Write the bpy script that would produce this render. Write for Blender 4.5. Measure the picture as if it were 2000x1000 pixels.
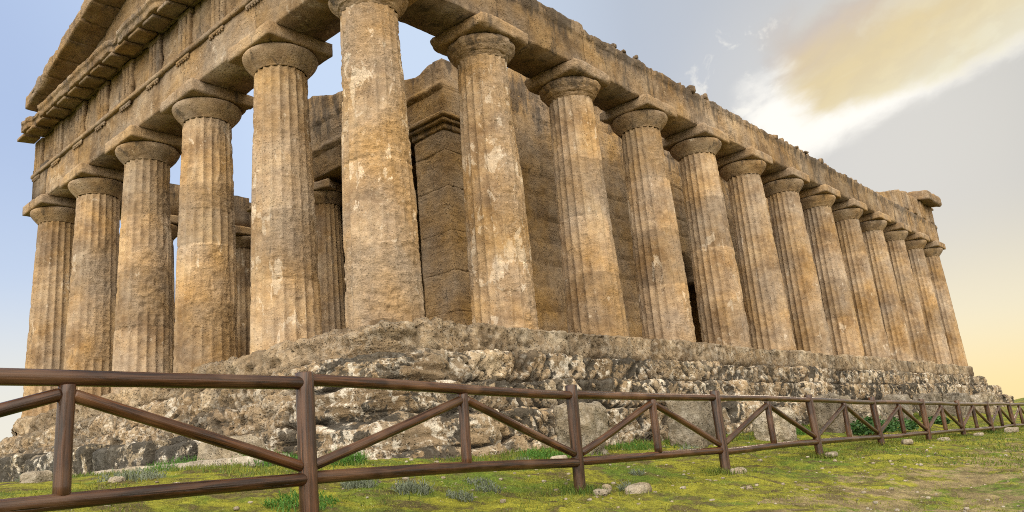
import bpy, math, random
import numpy as np
from mathutils import Matrix, Vector

# ------------------------------------------------------------------ camera, sky, sun, exposure
for o in list(bpy.data.objects):
    bpy.data.objects.remove(o)
S = bpy.context.scene
COL = S.collection
cam_d = bpy.data.cameras.new("camera")
cam = bpy.data.objects.new("camera", cam_d)
COL.objects.link(cam)
S.camera = cam
cam.location = (10.6084, -8.8354, -2.4228)
cam.rotation_euler = (1.8221, 0.0926, 0.7311)
cam_d.sensor_width = 36.0
cam_d.lens = 36.0 * 1551.67 / 2000.0
cam_d.shift_x = -3.6863 / 2000.0
cam_d.shift_y = -4.3482 / 2000.0
cam_d.clip_start = 0.1
cam_d.clip_end = 6000

SUN_DIR = Vector((-0.256, 0.904, 0.341)).normalized()
SUN_EL = math.asin(SUN_DIR.z)
SUN_AZ = math.atan2(SUN_DIR.x, SUN_DIR.y)
sun_d = bpy.data.lights.new("sun", 'SUN')
sun_d.energy = 1.1
sun_d.angle = math.radians(14)
sun_d.color = (1.0, 0.86, 0.66)
sun = bpy.data.objects.new("sun", sun_d)
COL.objects.link(sun)
sun.rotation_euler = SUN_DIR.to_track_quat('Z', 'Y').to_euler()

S.view_settings.view_transform = 'Standard'
S.view_settings.look = 'None'
S.view_settings.gamma = 1.0
S.view_settings.exposure = 0.0
S.cycles.diffuse_bounces = 1
S.cycles.filter_width = 1.0
S.cycles.use_denoising = False


class NT:
    """small helper around a node tree"""
    def __init__(self, nt):
        self.nt = nt

    def n(self, typ, **kw):
        nd = self.nt.nodes.new(typ)
        for k, v in kw.items():
            setattr(nd, k, v)
        return nd

    def put(self, sock, v):
        if isinstance(v, bpy.types.NodeSocket):
            self.nt.links.new(v, sock)
        elif v is not None:
            sock.default_value = v

    def math(self, op, a, b=None, c=None, clamp=False):
        nd = self.n('ShaderNodeMath', operation=op, use_clamp=clamp)
        for i, v in enumerate((a, b, c)):
            if v is not None:
                self.put(nd.inputs[i], v)
        return nd.outputs[0]

    def vmath(self, op, a, b=None, scale=None):
        nd = self.n('ShaderNodeVectorMath', operation=op)
        self.put(nd.inputs[0], a)
        if b is not None:
            self.put(nd.inputs[1], b)
        if scale is not None:
            self.put(nd.inputs['Scale'], scale)
        return nd.outputs['Value'] if op == 'DOT_PRODUCT' else nd.outputs[0]

    def step(self, x, lo, hi):
        nd = self.n('ShaderNodeMapRange', interpolation_type='SMOOTHSTEP')
        self.put(nd.inputs[0], x)
        nd.inputs[1].default_value = lo
        nd.inputs[2].default_value = hi
        return nd.outputs[0]

    def lin(self, x, lo, hi, a, b):
        nd = self.n('ShaderNodeMapRange')
        self.put(nd.inputs[0], x)
        for i, v in enumerate((lo, hi, a, b)):
            nd.inputs[i + 1].default_value = v
        return nd.outputs[0]

    def noise(self, vec, scale, detail=4, rough=0.55, dist=0.0):
        nd = self.n('ShaderNodeTexNoise')
        self.put(nd.inputs['Vector'], vec)
        nd.inputs['Scale'].default_value = scale
        nd.inputs['Detail'].default_value = detail
        nd.inputs['Roughness'].default_value = rough
        nd.inputs['Distortion'].default_value = dist
        return nd.outputs[0]

    def voro(self, vec, scale, feature='F1'):
        nd = self.n('ShaderNodeTexVoronoi', feature=feature)
        self.put(nd.inputs['Vector'], vec)
        nd.inputs['Scale'].default_value = scale
        return nd.outputs[0]

    def mul(self, vec, xyz):
        return self.vmath('MULTIPLY', vec, xyz)

    def mix(self, f, a, b, blend='MIX'):
        nd = self.n('ShaderNodeMix', data_type='RGBA', blend_type=blend)
        self.put(nd.inputs[0], f)
        self.put(nd.inputs[6], a if isinstance(a, bpy.types.NodeSocket) else (*a, 1))
        self.put(nd.inputs[7], b if isinstance(b, bpy.types.NodeSocket) else (*b, 1))
        return nd.outputs[2]

    def grey(self, v):
        nd = self.n('ShaderNodeCombineColor')
        for i in range(3):
            self.put(nd.inputs[i], v)
        return nd.outputs[0]

    def attr(self, name):
        return self.n('ShaderNodeAttribute', attribute_name=name).outputs['Fac']


W = bpy.data.worlds.new("World")
S.world = W
W.use_nodes = True
w = NT(W.node_tree)
bg = W.node_tree.nodes['Background']
STR = 0.1
bg.inputs['Strength'].default_value = STR
sky = w.n('ShaderNodeTexSky', sky_type='NISHITA')
sky.sun_disc = False
sky.sun_elevation = SUN_EL
sky.sun_rotation = SUN_AZ
sky.air_density = 1.0
sky.dust_density = 1.6
D = w.n('ShaderNodeTexCoord').outputs['Generated']
sep = w.n('ShaderNodeSeparateXYZ')
w.put(sep.inputs[0], D)
DZ = sep.outputs[2]
K = 1.0 / STR


def sc(c, k=1.0):
    return tuple(v * K * k for v in c)


FW = (-0.65, 0.76, 0.0)
# thin veil of high cloud: bluer to the left of the sun, warmer and greyer towards it
toward = w.vmath('DOT_PRODUCT', D, tuple(SUN_DIR))
leftness = w.vmath('DOT_PRODUCT', D, (-0.95, -0.05, 0.30))
ramp = w.n('ShaderNodeValToRGB')
w.put(ramp.inputs[0], leftness)
cr_ = ramp.color_ramp
for k, (p_, c_) in enumerate(((0.15, (0.58, 0.58, 0.56)), (0.36, (0.51, 0.535, 0.57)), (0.52, (0.48, 0.545, 0.65)), (0.70, (0.62, 0.74, 0.92)), (0.84, (0.60, 0.73, 0.95)), (0.94, (0.45, 0.57, 0.82)))):
    e_ = cr_.elements[k] if k < 2 else cr_.elements.new(p_)
    e_.position = p_
    e_.color = (*c_, 1)
veil = w.vmath('SCALE', ramp.outputs[0], scale=K)
# paler towards the horizon: cream on the left, yellow under the sun
veil = w.mix(w.math('MULTIPLY', w.step(DZ, 0.42, 0.10), w.step(leftness, 0.75, 0.95)), veil, sc((0.66, 0.76, 0.90)))
veil = w.mix(w.step(DZ, 0.25, 0.07), veil, w.mix(w.step(toward, 0.60, 0.93), sc((0.88, 0.85, 0.75)), sc((0.83, 0.76, 0.56))))
veil = w.mix(w.step(DZ, 0.12, 0.01), veil, w.mix(w.step(toward, 0.60, 0.93), sc((0.90, 0.86, 0.74)), sc((0.90, 0.73, 0.38))))
# broad glow added to the unseen sky behind the viewer, to light the facade
GLOWD = (0.67, -0.74, 0.0)
back = w.step(w.vmath('DOT_PRODUCT', D, GLOWD), -0.45, 0.90)
bn = w.noise(D, 2.5, 5, 0.6)
backcol = w.mix(bn, sc((4.5, 4.25, 3.75)), sc((6.3, 5.95, 5.25)))
veil = w.mix(w.math('MULTIPLY', back, w.step(DZ, -0.05, 0.10)), veil, backcol)
col = w.mix(0.965, sky.outputs[0], veil)
# the lit cloud bank in front of the sun
cc = Vector((-0.205, 0.885, 0.435)).normalized()
cu = Vector((0.976, 0.217, 0.0)).normalized()
cu = (cu - cc * cu.dot(cc)).normalized()
cv = cc.cross(cu)
if cv.z < 0:
    cv = -cv
U = w.vmath('DOT_PRODUCT', D, tuple(cu))
V = w.vmath('DOT_PRODUCT', D, tuple(cv))
ang = 0.37
Ur = w.math('ADD', w.math('MULTIPLY', U, math.cos(ang)), w.math('MULTIPLY', V, math.sin(ang)))
Vr = w.math('ADD', w.math('MULTIPLY', U, -math.sin(ang)), w.math('MULTIPLY', V, math.cos(ang)))
uv = w.n('ShaderNodeCombineXYZ')
w.put(uv.inputs[0], Ur)
w.put(uv.inputs[1], w.math('MULTIPLY', Vr, 1.9))
w.put(uv.inputs[2], toward)
cn = w.noise(uv.outputs[0], 9.0, 8, 0.56, 0.35)
cn2 = w.noise(uv.outputs[0], 26.0, 6, 0.6, 0.2)
CLOUD = dict(w=w, U=Ur, V=Vr, n=cn, n2=cn2)
wob = w.math('MULTIPLY', w.math('SUBTRACT', cn, 0.5), 0.09)
wob2 = w.math('MULTIPLY', w.math('SUBTRACT', cn2, 0.5), 0.022)
below = w.math('ADD', w.math('ADD', Vr, 0.108), w.math('MULTIPLY', Ur, 0.13))
below = w.math('ADD', w.math('ADD', below, w.math('MULTIPLY', wob, 0.25)), wob2)
Uw = w.math('ADD', w.math('ADD', Ur, w.math('MULTIPLY', wob, 0.8)), wob2)
Vw = w.math('ADD', Vr, wob)
# white-hot gap where the sun stands behind the bank
hot = w.math('MULTIPLY', w.step(below, -0.008, 0.020), w.step(Uw, -0.185, -0.150))
hot = w.math('MULTIPLY', hot, w.step(w.math('ADD', Vw, wob2), 0.030, -0.020))
gl = w.vmath('DOT_PRODUCT', D, tuple(Vector((-0.27, 0.905, 0.33)).normalized()))
puffn = w.noise(D, 22.0, 7, 0.62, 0.4)
puff = w.math('MULTIPLY', w.step(puffn, 0.55, 0.68), w.math('MULTIPLY', w.step(gl, 0.972, 0.992), w.step(Ur, -0.04, -0.10)))
puff = w.math('MULTIPLY', puff, w.step(Vr, -0.06, 0.0))
col = w.mix(w.math('MULTIPLY', w.step(gl, 0.975, 0.999), 0.30), col, sc((0.80, 0.78, 0.72)))
col = w.mix(w.math('MULTIPLY', puff, 0.8), col, sc((0.92, 0.90, 0.84)))
col = w.mix(hot, col, sc((1.05, 1.02, 0.95)))
# the tan bank itself
core = w.math('MULTIPLY', w.step(Uw, -0.128, -0.085), w.step(w.math('SUBTRACT', below, w.math('MULTIPLY', w.step(Ur, 0.06, -0.12), 0.030)), -0.002, 0.022))
core = w.math('MULTIPLY', core, w.step(Vw, 0.075, -0.012))
ccol = w.mix(w.step(Vw, -0.105, -0.035), sc((0.84, 0.79, 0.60)), sc((0.78, 0.64, 0.37)))
ccol = w.mix(w.step(Vw, -0.035, 0.03), ccol, sc((0.62, 0.50, 0.40)))
ccol = w.mix(w.math('MULTIPLY', w.step(cn, 0.46, 0.64), 0.55), ccol, sc((0.86, 0.77, 0.52)))
ccol = w.mix(w.math('MULTIPLY', w.step(cn2, 0.60, 0.40), 0.2), ccol, sc((0.64, 0.54, 0.38)))
col = w.mix(w.math('MULTIPLY', core, 0.94), col, ccol)
W.node_tree.links.new(col, bg.inputs['Color'])

# ------------------------------------------------------------------ numeric noise
rng = np.random.default_rng(7)
_perm = np.random.default_rng(3).permutation(256)
_perm = np.concatenate([_perm, _perm, _perm])
_g = np.random.default_rng(5).normal(size=(256, 3))
_g /= np.linalg.norm(_g, axis=1)[:, None]


def perlin(P):
    P = np.asarray(P, float)
    i = np.floor(P).astype(int)
    f = P - i
    i &= 255
    u = f * f * f * (f * (f * 6 - 15) + 10)
    out = 0
    for dx in (0, 1):
        wx = u[:, 0] if dx else 1 - u[:, 0]
        for dy in (0, 1):
            wy = u[:, 1] if dy else 1 - u[:, 1]
            for dz in (0, 1):
                wz = u[:, 2] if dz else 1 - u[:, 2]
                h = _perm[_perm[_perm[(i[:, 0] + dx) & 255] + ((i[:, 1] + dy) & 255)] + ((i[:, 2] + dz) & 255)]
                g = _g[h]
                out = out + wx * wy * wz * (g[:, 0] * (f[:, 0] - dx) + g[:, 1] * (f[:, 1] - dy) + g[:, 2] * (f[:, 2] - dz))
    return out * 1.6


def fbm(P, octaves=4, gain=0.5):
    P = np.asarray(P, float)
    a, s, t = 1.0, 0.0, 0.0
    for k in range(octaves):
        s = s + a * perlin(P + 17.3 * k)
        t += a
        a *= gain
        P = P * 2.03
    return s / t


def worley(P):
    P = np.asarray(P, float)
    i = np.floor(P).astype(int)
    best = np.full(len(P), 9.0)
    for dx in (-1, 0, 1):
        for dy in (-1, 0, 1):
            for dz in (-1, 0, 1):
                c = i + np.array([dx, dy, dz])
                h = _perm[_perm[_perm[c[:, 0] & 255] + (c[:, 1] & 255)] + (c[:, 2] & 255)]
                off = (_g[h] * 0.45) + 0.5
                d = ((c + off - P) ** 2).sum(1)
                best = np.minimum(best, d)
    return np.sqrt(best)


def sstep(a, b, x):
    t = np.clip((x - a) / (b - a), 0, 1)
    return t * t * (3 - 2 * t)


# ------------------------------------------------------------------ mesh helpers
def mesh(name, V, F, mat, attrs=None, smooth=True):
    V = np.asarray(V, np.float32)
    me = bpy.data.meshes.new(name)
    quads = np.asarray(F, np.int32)
    k = quads.shape[1]
    me.vertices.add(len(V))
    me.vertices.foreach_set('co', V.ravel())
    me.loops.add(quads.size)
    me.loops.foreach_set('vertex_index', quads.ravel())
    me.polygons.add(len(quads))
    me.polygons.foreach_set('loop_start', np.arange(0, quads.size, k, dtype=np.int32))
    me.polygons.foreach_set('use_smooth', np.full(len(quads), smooth, bool))
    me.update(calc_edges=True)
    for n_, a in (attrs or {}).items():
        at = me.attributes.new(n_, 'FLOAT', 'POINT')
        at.data.foreach_set('value', np.asarray(a, np.float32))
    if mat:
        me.materials.append(mat)
    return me


def obj(name, me, parent=None, loc=(0, 0, 0), rot=(0, 0, 0), **props):
    o = bpy.data.objects.new(name, me)
    COL.objects.link(o)
    o.location = loc
    o.rotation_euler = rot
    if parent:
        o.parent = parent
    for k, v in props.items():
        o[k] = v
    return o


def thing(name, label, category, loc=(0, 0, 0), rot=(0, 0, 0), group=None):
    o = obj(name, None, None, loc, rot, label=label, category=category)
    if group:
        o['group'] = group
    return o


def tag(o, label, category, group=None):
    o['label'] = label
    o['category'] = category
    if group:
        o['group'] = group
    return o


class Bag:
    """collects vertex / quad / attribute arrays into one mesh"""
    def __init__(self):
        self.V, self.F, self.A, self.n = [], [], {}, 0

    def add(self, V, F, **attrs):
        V = np.asarray(V, float)
        F = np.asarray(F, int)
        for k in attrs:
            self.A.setdefault(k, [np.zeros(self.n)] if self.n else [])
        for k in self.A:
            a = attrs.get(k, 0.0)
            self.A[k].append(np.broadcast_to(np.asarray(a, float), (len(V),)).copy())
        self.V.append(V)
        self.F.append(F + self.n)
        self.n += len(V)

    def mesh(self, name, mat, smooth=True):
        return mesh(name, np.concatenate(self.V), np.concatenate(self.F), mat,
                    {k: np.concatenate(v) for k, v in self.A.items()}, smooth)


def gridF(nu, nv, wrap=False):
    i = np.arange(nu if wrap else nu - 1)
    j = np.arange(nv - 1)
    I, J = np.meshgrid(i, j, indexing='ij')
    I2 = (I + 1) % nu
    return np.stack([I * nv + J, I2 * nv + J, I2 * nv + J + 1, I * nv + J + 1], -1).reshape(-1, 4)


def box_shell(nx, ny, nz):
    """unit-cube surface grid with shared vertices: returns uvw in 0..1 and quads"""
    ids = {}
    vs, F = [], []

    def vid(a):
        if a not in ids:
            ids[a] = len(vs)
            vs.append(a)
        return ids[a]
    for ax in range(3):
        N = (nx, ny, nz)
        u, v = [(1, 2), (2, 0), (0, 1)][ax]
        for side in (0, N[ax]):
            for i in range(N[u]):
                for j in range(N[v]):
                    q = []
                    for di, dj in ((0, 0), (1, 0), (1, 1), (0, 1)):
                        p = [0, 0, 0]
                        p[ax] = side
                        p[u] = i + di
                        p[v] = j + dj
                        q.append(vid(tuple(p)))
                    F.append(q if side else q[::-1])
    return np.array(vs, float) / np.array([nx, ny, nz], float), np.array(F)


_shells = {}


def rough_box(size, res=0.08, r=0.04, amp=0.015, freq=3.0, seed=0.0, chip=0.0, maxn=60, top=None):
    """weathered block centred on the origin: rounded, noisy, with chipped edges"""
    n = tuple(int(min(maxn, max(2, round(s / res)))) for s in size)
    if n not in _shells:
        _shells[n] = box_shell(*n)
    U, F = _shells[n]
    h = np.array(size) / 2
    P = (U * 2 - 1) * h
    Q = P + seed * 7.77
    nr = fbm(Q * freq * 0.6 + 3.1, 3)
    rr = np.clip(r * (1 + 1.6 * nr), r * 0.25, None)
    if chip:
        rr = rr + chip * sstep(0.12, 0.45, fbm(Q * 1.3 + 9.0, 3))
    rr = np.minimum(rr, h.min() * 0.9)[:, None]
    core = np.clip(P, -(h - rr), h - rr)
    d = P - core
    L = np.linalg.norm(d, axis=1)[:, None] + 1e-9
    P2 = core + d * np.minimum(1, rr / L)
    nrm = d / L
    disp = fbm(Q * freq, 4) * amp + fbm(Q * freq * 5, 2) * amp * 0.35
    P2 = P2 + nrm * disp[:, None]
    if top is not None:
        P2[:, 2] += top(P2) * (U[:, 2] > 0.5)
    return P2, F


def wall_strip(ys, bot, tops, thick, dz=0.1, amp=0.02, freq=2.0, seed=0.0, courses=(), joint=1.4, groove=0.025, ragged=0.0, wornf=None):
    """wall running along local +y with its outer face at x = 0 (outward +x) and its body towards -x"""
    ys = np.asarray(ys, float)
    nz = max(3, int(np.max(tops - bot) / dz))
    v = np.linspace(0, 1, nz)
    Y = np.repeat(ys[:, None], nz, 1)
    Z = bot[:, None] + (tops - bot)[:, None] * v[None]
    out = []
    A = []
    TN = []
    for side in (0, 1):
        P = np.stack([np.full(Y.size, -side * thick), Y.ravel(), Z.ravel()], 1)
        Q = P + seed
        d = fbm(Q * freq, 4) * amp + fbm(Q * np.array([6, 6, 14.0]) + 5, 3) * amp * 0.5
        zz = P[:, 2] + 0.03 * perlin(Q * 1.1)
        g = np.zeros(len(P))
        tn = np.zeros(len(P))
        cs = sorted(courses)
        for c in cs:
            g = np.maximum(g, np.exp(-((zz - c) / 0.03) ** 2))
        if cs:
            k = np.searchsorted(cs, zz)
            yo = (P[:, 1] + 0.03 * perlin(Q * 1.3 + 7)) / joint + 0.37 * k
            fy = np.abs(yo - np.round(yo)) * joint
            g = np.maximum(g, np.exp(-(fy / 0.025) ** 2))
            blk = np.sin(np.floor(yo + 0.5) * 12.9 + k * 78.2) * 0.012
            d = d + blk
            tn = np.sin(np.floor(yo + 0.5) * 37.7 + k * 19.3 + seed)
        er = sstep(0.05, 0.45, fbm(Q * 0.8 + 31, 3))
        d = d - groove * g - er * (0.03 + 0.04 * np.abs(fbm(Q * np.array([3, 3, 9.0]), 3)))
        P[:, 0] += d * (1 if side == 0 else -1)
        out.append(P)
        A.append(np.clip(er + 0.5 * g, 0, 1))
        TN.append(tn)
    wall_strip.tone = np.concatenate(TN)
    n = len(ys) * nz
    F0 = gridF(len(ys), nz)
    Fs = [F0, F0[:, ::-1] + n]
    i = np.arange(len(ys) - 1)
    for j, flip in ((nz - 1, False), (0, True)):
        a = i * nz + j
        b = (i + 1) * nz + j
        q = np.stack([a, b, b + n, a + n], 1)
        Fs.append(q[:, ::-1] if flip else q)
    j = np.arange(nz - 1)
    for ii, flip in ((0, False), (len(ys) - 1, True)):
        a = ii * nz + j
        q = np.stack([a, a + 1, a + 1 + n, a + n], 1)
        Fs.append(q[:, ::-1] if flip else q)
    return np.concatenate(out), np.concatenate(Fs), np.concatenate(A)


def xf(P, loc=(0, 0, 0), rz=0.0):
    c, s = math.cos(rz), math.sin(rz)
    P = np.asarray(P, float)
    return np.stack([P[:, 0] * c - P[:, 1] * s + loc[0], P[:, 0] * s + P[:, 1] * c + loc[1], P[:, 2] + loc[2]], 1)


# ------------------------------------------------------------------ materials
def new_mat(name):
    m = bpy.data.materials.new(name)
    m.use_nodes = True
    t = NT(m.node_tree)
    b = m.node_tree.nodes['Principled BSDF']
    return m, t, b


def stone(name, dark, mid, light, worn, pale, pale_amt=0.5, bump=0.6, scale=1.0, pit=0.5, desat=0.68):
    m, t, b = new_mat(name)
    co = t.n('ShaderNodeTexCoord').outputs['Object']
    rnd = t.n('ShaderNodeObjectInfo').outputs['Random']
    v = t.vmath('ADD', co, t.vmath('SCALE', (13.0, 29.0, 7.0), scale=rnd))
    n1 = t.noise(v, 0.9 * scale, 7, 0.62, 0.3)
    n2 = t.noise(v, 5.0 * scale, 6, 0.62)
    bed = t.noise(t.mul(v, (1, 1, 2.6)), 4.2 * scale, 5, 0.6, 0.4)
    fine = t.noise(v, 38.0, 4, 0.65)
    c = t.mix(t.step(n1, 0.33, 0.52), dark, mid)
    c = t.mix(t.step(n1, 0.50, 0.68), c, light)
    c = t.mix(t.math('MULTIPLY', t.step(n2, 0.52, 0.70), 0.55), c, light)
    c = t.mix(t.math('MULTIPLY', t.step(n2, 0.47, 0.30), 0.6), c, dark)
    wn = t.attr('worn')
    c = t.mix(t.math('MULTIPLY', wn, 0.75), c, t.mix(bed, worn, mid))
    # remains of pale stucco
    pn = t.noise(t.mul(v, (1, 1, 0.6)), 2.6, 8, 0.66, 0.5)
    pn = t.math('ADD', pn, t.math('MULTIPLY', t.attr('pale'), 0.12))
    pm = t.math('MULTIPLY', t.step(pn, 0.635, 0.66), pale_amt)
    c = t.mix(pm, c, pale)
    fk = t.noise(t.mul(v, (1, 1, 0.8)), 11.0, 6, 0.7, 0.6)
    fk = t.math('MULTIPLY', t.step(t.math('ADD', fk, t.math('MULTIPLY', t.attr('pale'), 0.05)), 0.60, 0.66), pale_amt)
    c = t.mix(t.math('MULTIPLY', fk, 0.45), c, pale)
    # streaky weather stains
    sn = t.noise(t.mul(v, (2.2, 2.2, 0.5)), 1.6, 6, 0.65, 0.3)
    sm = t.math('MULTIPLY', t.step(t.math('ADD', sn, t.math('MULTIPLY', t.attr('stain'), 0.30)), 0.60, 0.78), 0.75)
    c = t.mix(sm, c, (0.060, 0.046, 0.034))
    c = t.mix(1.0, c, t.grey(t.math('MULTIPLY_ADD', t.attr('tone'), 0.24, 1.0)), 'MULTIPLY')
    # lichen: black crust and chalky white bloom
    li = t.attr('lichen')
    l1 = t.noise(v, 2.3, 8, 0.68, 0.6)
    l2 = t.noise(v, 9.0, 6, 0.66, 0.4)
    lw = t.math('MULTIPLY', t.step(t.math('ADD', t.math('MULTIPLY', l1, 0.5), t.math('MULTIPLY', l2, 0.5)), 0.49, 0.58), li)
    c = t.mix(t.math('MULTIPLY', lw, 0.85), c, (0.60, 0.53, 0.43))
    l3 = t.noise(t.vmath('ADD', v, (5.1, 2.7, 9.9)), 3.4, 8, 0.70, 0.5)
    l3 = t.math('ADD', l3, t.math('MULTIPLY', t.attr('crust'), 0.27))
    lb = t.math('MULTIPLY', t.step(l3, 0.505, 0.565), li)
    c = t.mix(t.math('MULTIPLY', lb, 0.9), c, (0.040, 0.035, 0.028))
    # pits
    vd = t.voro(v, 17.0 * scale)
    pk = t.math('MULTIPLY', t.step(vd, 0.34, 0.16), t.step(t.noise(v, 2.0, 3), 0.42, 0.6))
    pk = t.math('MULTIPLY', pk, pit)
    c = t.mix(t.math('MULTIPLY', pk, 0.85), c, (0.055, 0.036, 0.020))
    f = t.math('MULTIPLY_ADD', t.math('MULTIPLY', t.math('SUBTRACT', fine, 0.5), t.lin(wn, 0.0, 0.8, 0.55, 1.5)), 1.0, 1.0)
    f2 = t.lin(bed, 0.3, 0.7, 0.80, 1.15)
    c = t.mix(1.0, c, t.grey(t.math('MULTIPLY', f, f2)), 'MULTIPLY')
    gn = t.noise(t.vmath('ADD', v, (3.3, 8.1, 1.7)), 0.7, 5, 0.6)
    hs = t.n('ShaderNodeHueSaturation')
    t.put(hs.inputs['Saturation'], t.lin(gn, 0.35, 0.65, 1.03, desat))
    t.put(hs.inputs['Value'], t.lin(gn, 0.35, 0.65, 1.05, 0.92))
    t.put(hs.inputs['Color'], c)
    c = hs.outputs[0]
    t.put(b.inputs['Base Color'], c)
    b.inputs['Roughness'].default_value = 0.92
    b.inputs['Specular IOR Level'].default_value = 0.15
    hgt = t.math('ADD', t.math('MULTIPLY', fine, 0.5), t.math('MULTIPLY', n2, 0.9))
    hgt = t.math('ADD', hgt, t.math('MULTIPLY', t.math('MULTIPLY', bed, wn), 2.0))
    hgt = t.math('SUBTRACT', hgt, t.math('MULTIPLY', pk, 1.2))
    hgt = t.math('ADD', hgt, t.math('MULTIPLY', t.noise(v, 14.0, 6, 0.7), 0.6))
    bp = t.n('ShaderNodeBump')
    bp.inputs['Strength'].default_value = bump
    bp.inputs['Distance'].default_value = 0.05
    t.put(bp.inputs['Height'], hgt)
    t.put(b.inputs['Normal'], bp.outputs[0])
    return m


M_COL = stone('column_stone', (0.209, 0.121, 0.052), (0.334, 0.209, 0.099), (0.418, 0.281, 0.146), (0.242, 0.142, 0.057), (0.518, 0.393, 0.260), 0.75, 0.6, 1.0, 0.35)
M_ENT = stone('entablature_stone', (0.151, 0.088, 0.038), (0.266, 0.166, 0.078), (0.346, 0.230, 0.119), (0.187, 0.108, 0.045), (0.432, 0.324, 0.209), 0.5, 0.8)
M_CELLA = stone('cella_stone', (0.192, 0.108, 0.040), (0.292, 0.175, 0.070), (0.365, 0.228, 0.098), (0.228, 0.130, 0.049), (0.401, 0.278, 0.144), 0.15, 0.9)
M_STEP = stone('step_stone', (0.132, 0.086, 0.046), (0.278, 0.196, 0.114), (0.409, 0.318, 0.208), (0.182, 0.120, 0.065), (0.482, 0.395, 0.292), 0.5, 1.0, 1.2, 0.65, 0.9)
M_FLOOR = stone('floor_stone', (0.08, 0.05, 0.025), (0.12, 0.078, 0.04), (0.17, 0.11, 0.06), (0.10, 0.06, 0.03), (0.2, 0.15, 0.1), 0.1, 0.6)  # hidden floor, coloured dark to cut bounced light on soffits and interior
M_ROCK = stone('loose_stone', (0.176, 0.132, 0.080), (0.288, 0.224, 0.144), (0.384, 0.320, 0.224), (0.224, 0.160, 0.096), (0.448, 0.384, 0.296), 0.4, 0.9, 1.5, 0.7)


def wood_mat():
    m, t, b = new_mat('stained_wood')
    co = t.n('ShaderNodeTexCoord').outputs['Object']
    rnd = t.n('ShaderNodeObjectInfo').outputs['Random']
    v = t.vmath('ADD', co, t.vmath('SCALE', (13.0, 29.0, 7.0), scale=rnd))
    g = t.noise(t.mul(v, (14, 14, 0.9)), 2.5, 6, 0.6, 0.6)
    g2 = t.noise(t.mul(v, (60, 60, 1.5)), 2.0, 4, 0.6)
    big = t.noise(v, 1.5, 3)
    c = t.mix(t.step(g, 0.35, 0.66), (0.017, 0.007, 0.003), (0.070, 0.028, 0.011))
    c = t.mix(t.math('MULTIPLY', t.step(big, 0.48, 0.64), 0.5), c, (0.13, 0.068, 0.036))
    cr = t.step(t.noise(t.mul(v, (9, 9, 0.35)), 2.2, 3, 0.5, 0.2), 0.625, 0.65)
    c = t.mix(t.math('MULTIPLY', cr, 0.8), c, (0.015, 0.008, 0.005))
    c = t.mix(1.0, c, t.grey(t.lin(rnd, 0, 1, 0.8, 1.25)), 'MULTIPLY')
    c = t.mix(1.0, c, t.grey(t.lin(g2, 0.3, 0.7, 0.6, 1.35)), 'MULTIPLY')
    kn = t.math('MULTIPLY', t.step(t.voro(t.mul(v, (7, 7, 2.2)), 1.0), 0.22, 0.10), 0.7)
    c = t.mix(kn, c, (0.02, 0.009, 0.005))
    t.put(b.inputs['Base Color'], c)
    t.put(b.inputs['Roughness'], t.lin(g, 0.3, 0.7, 0.24, 0.40))
    b.inputs['Coat Weight'].default_value = 0.3
    b.inputs['Specular IOR Level'].default_value = 0.22
    b.inputs['Coat Roughness'].default_value = 0.24
    bp = t.n('ShaderNodeBump')
    bp.inputs['Strength'].default_value = 0.6
    bp.inputs['Distance'].default_value = 0.008
    t.put(bp.inputs['Height'], t.math('SUBTRACT', t.math('ADD', g, t.math('MULTIPLY', g2, 0.5)), t.math('MULTIPLY', cr, 2.0)))
    t.put(b.inputs['Normal'], bp.outputs[0])
    return m


M_WOOD = wood_mat()


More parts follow.
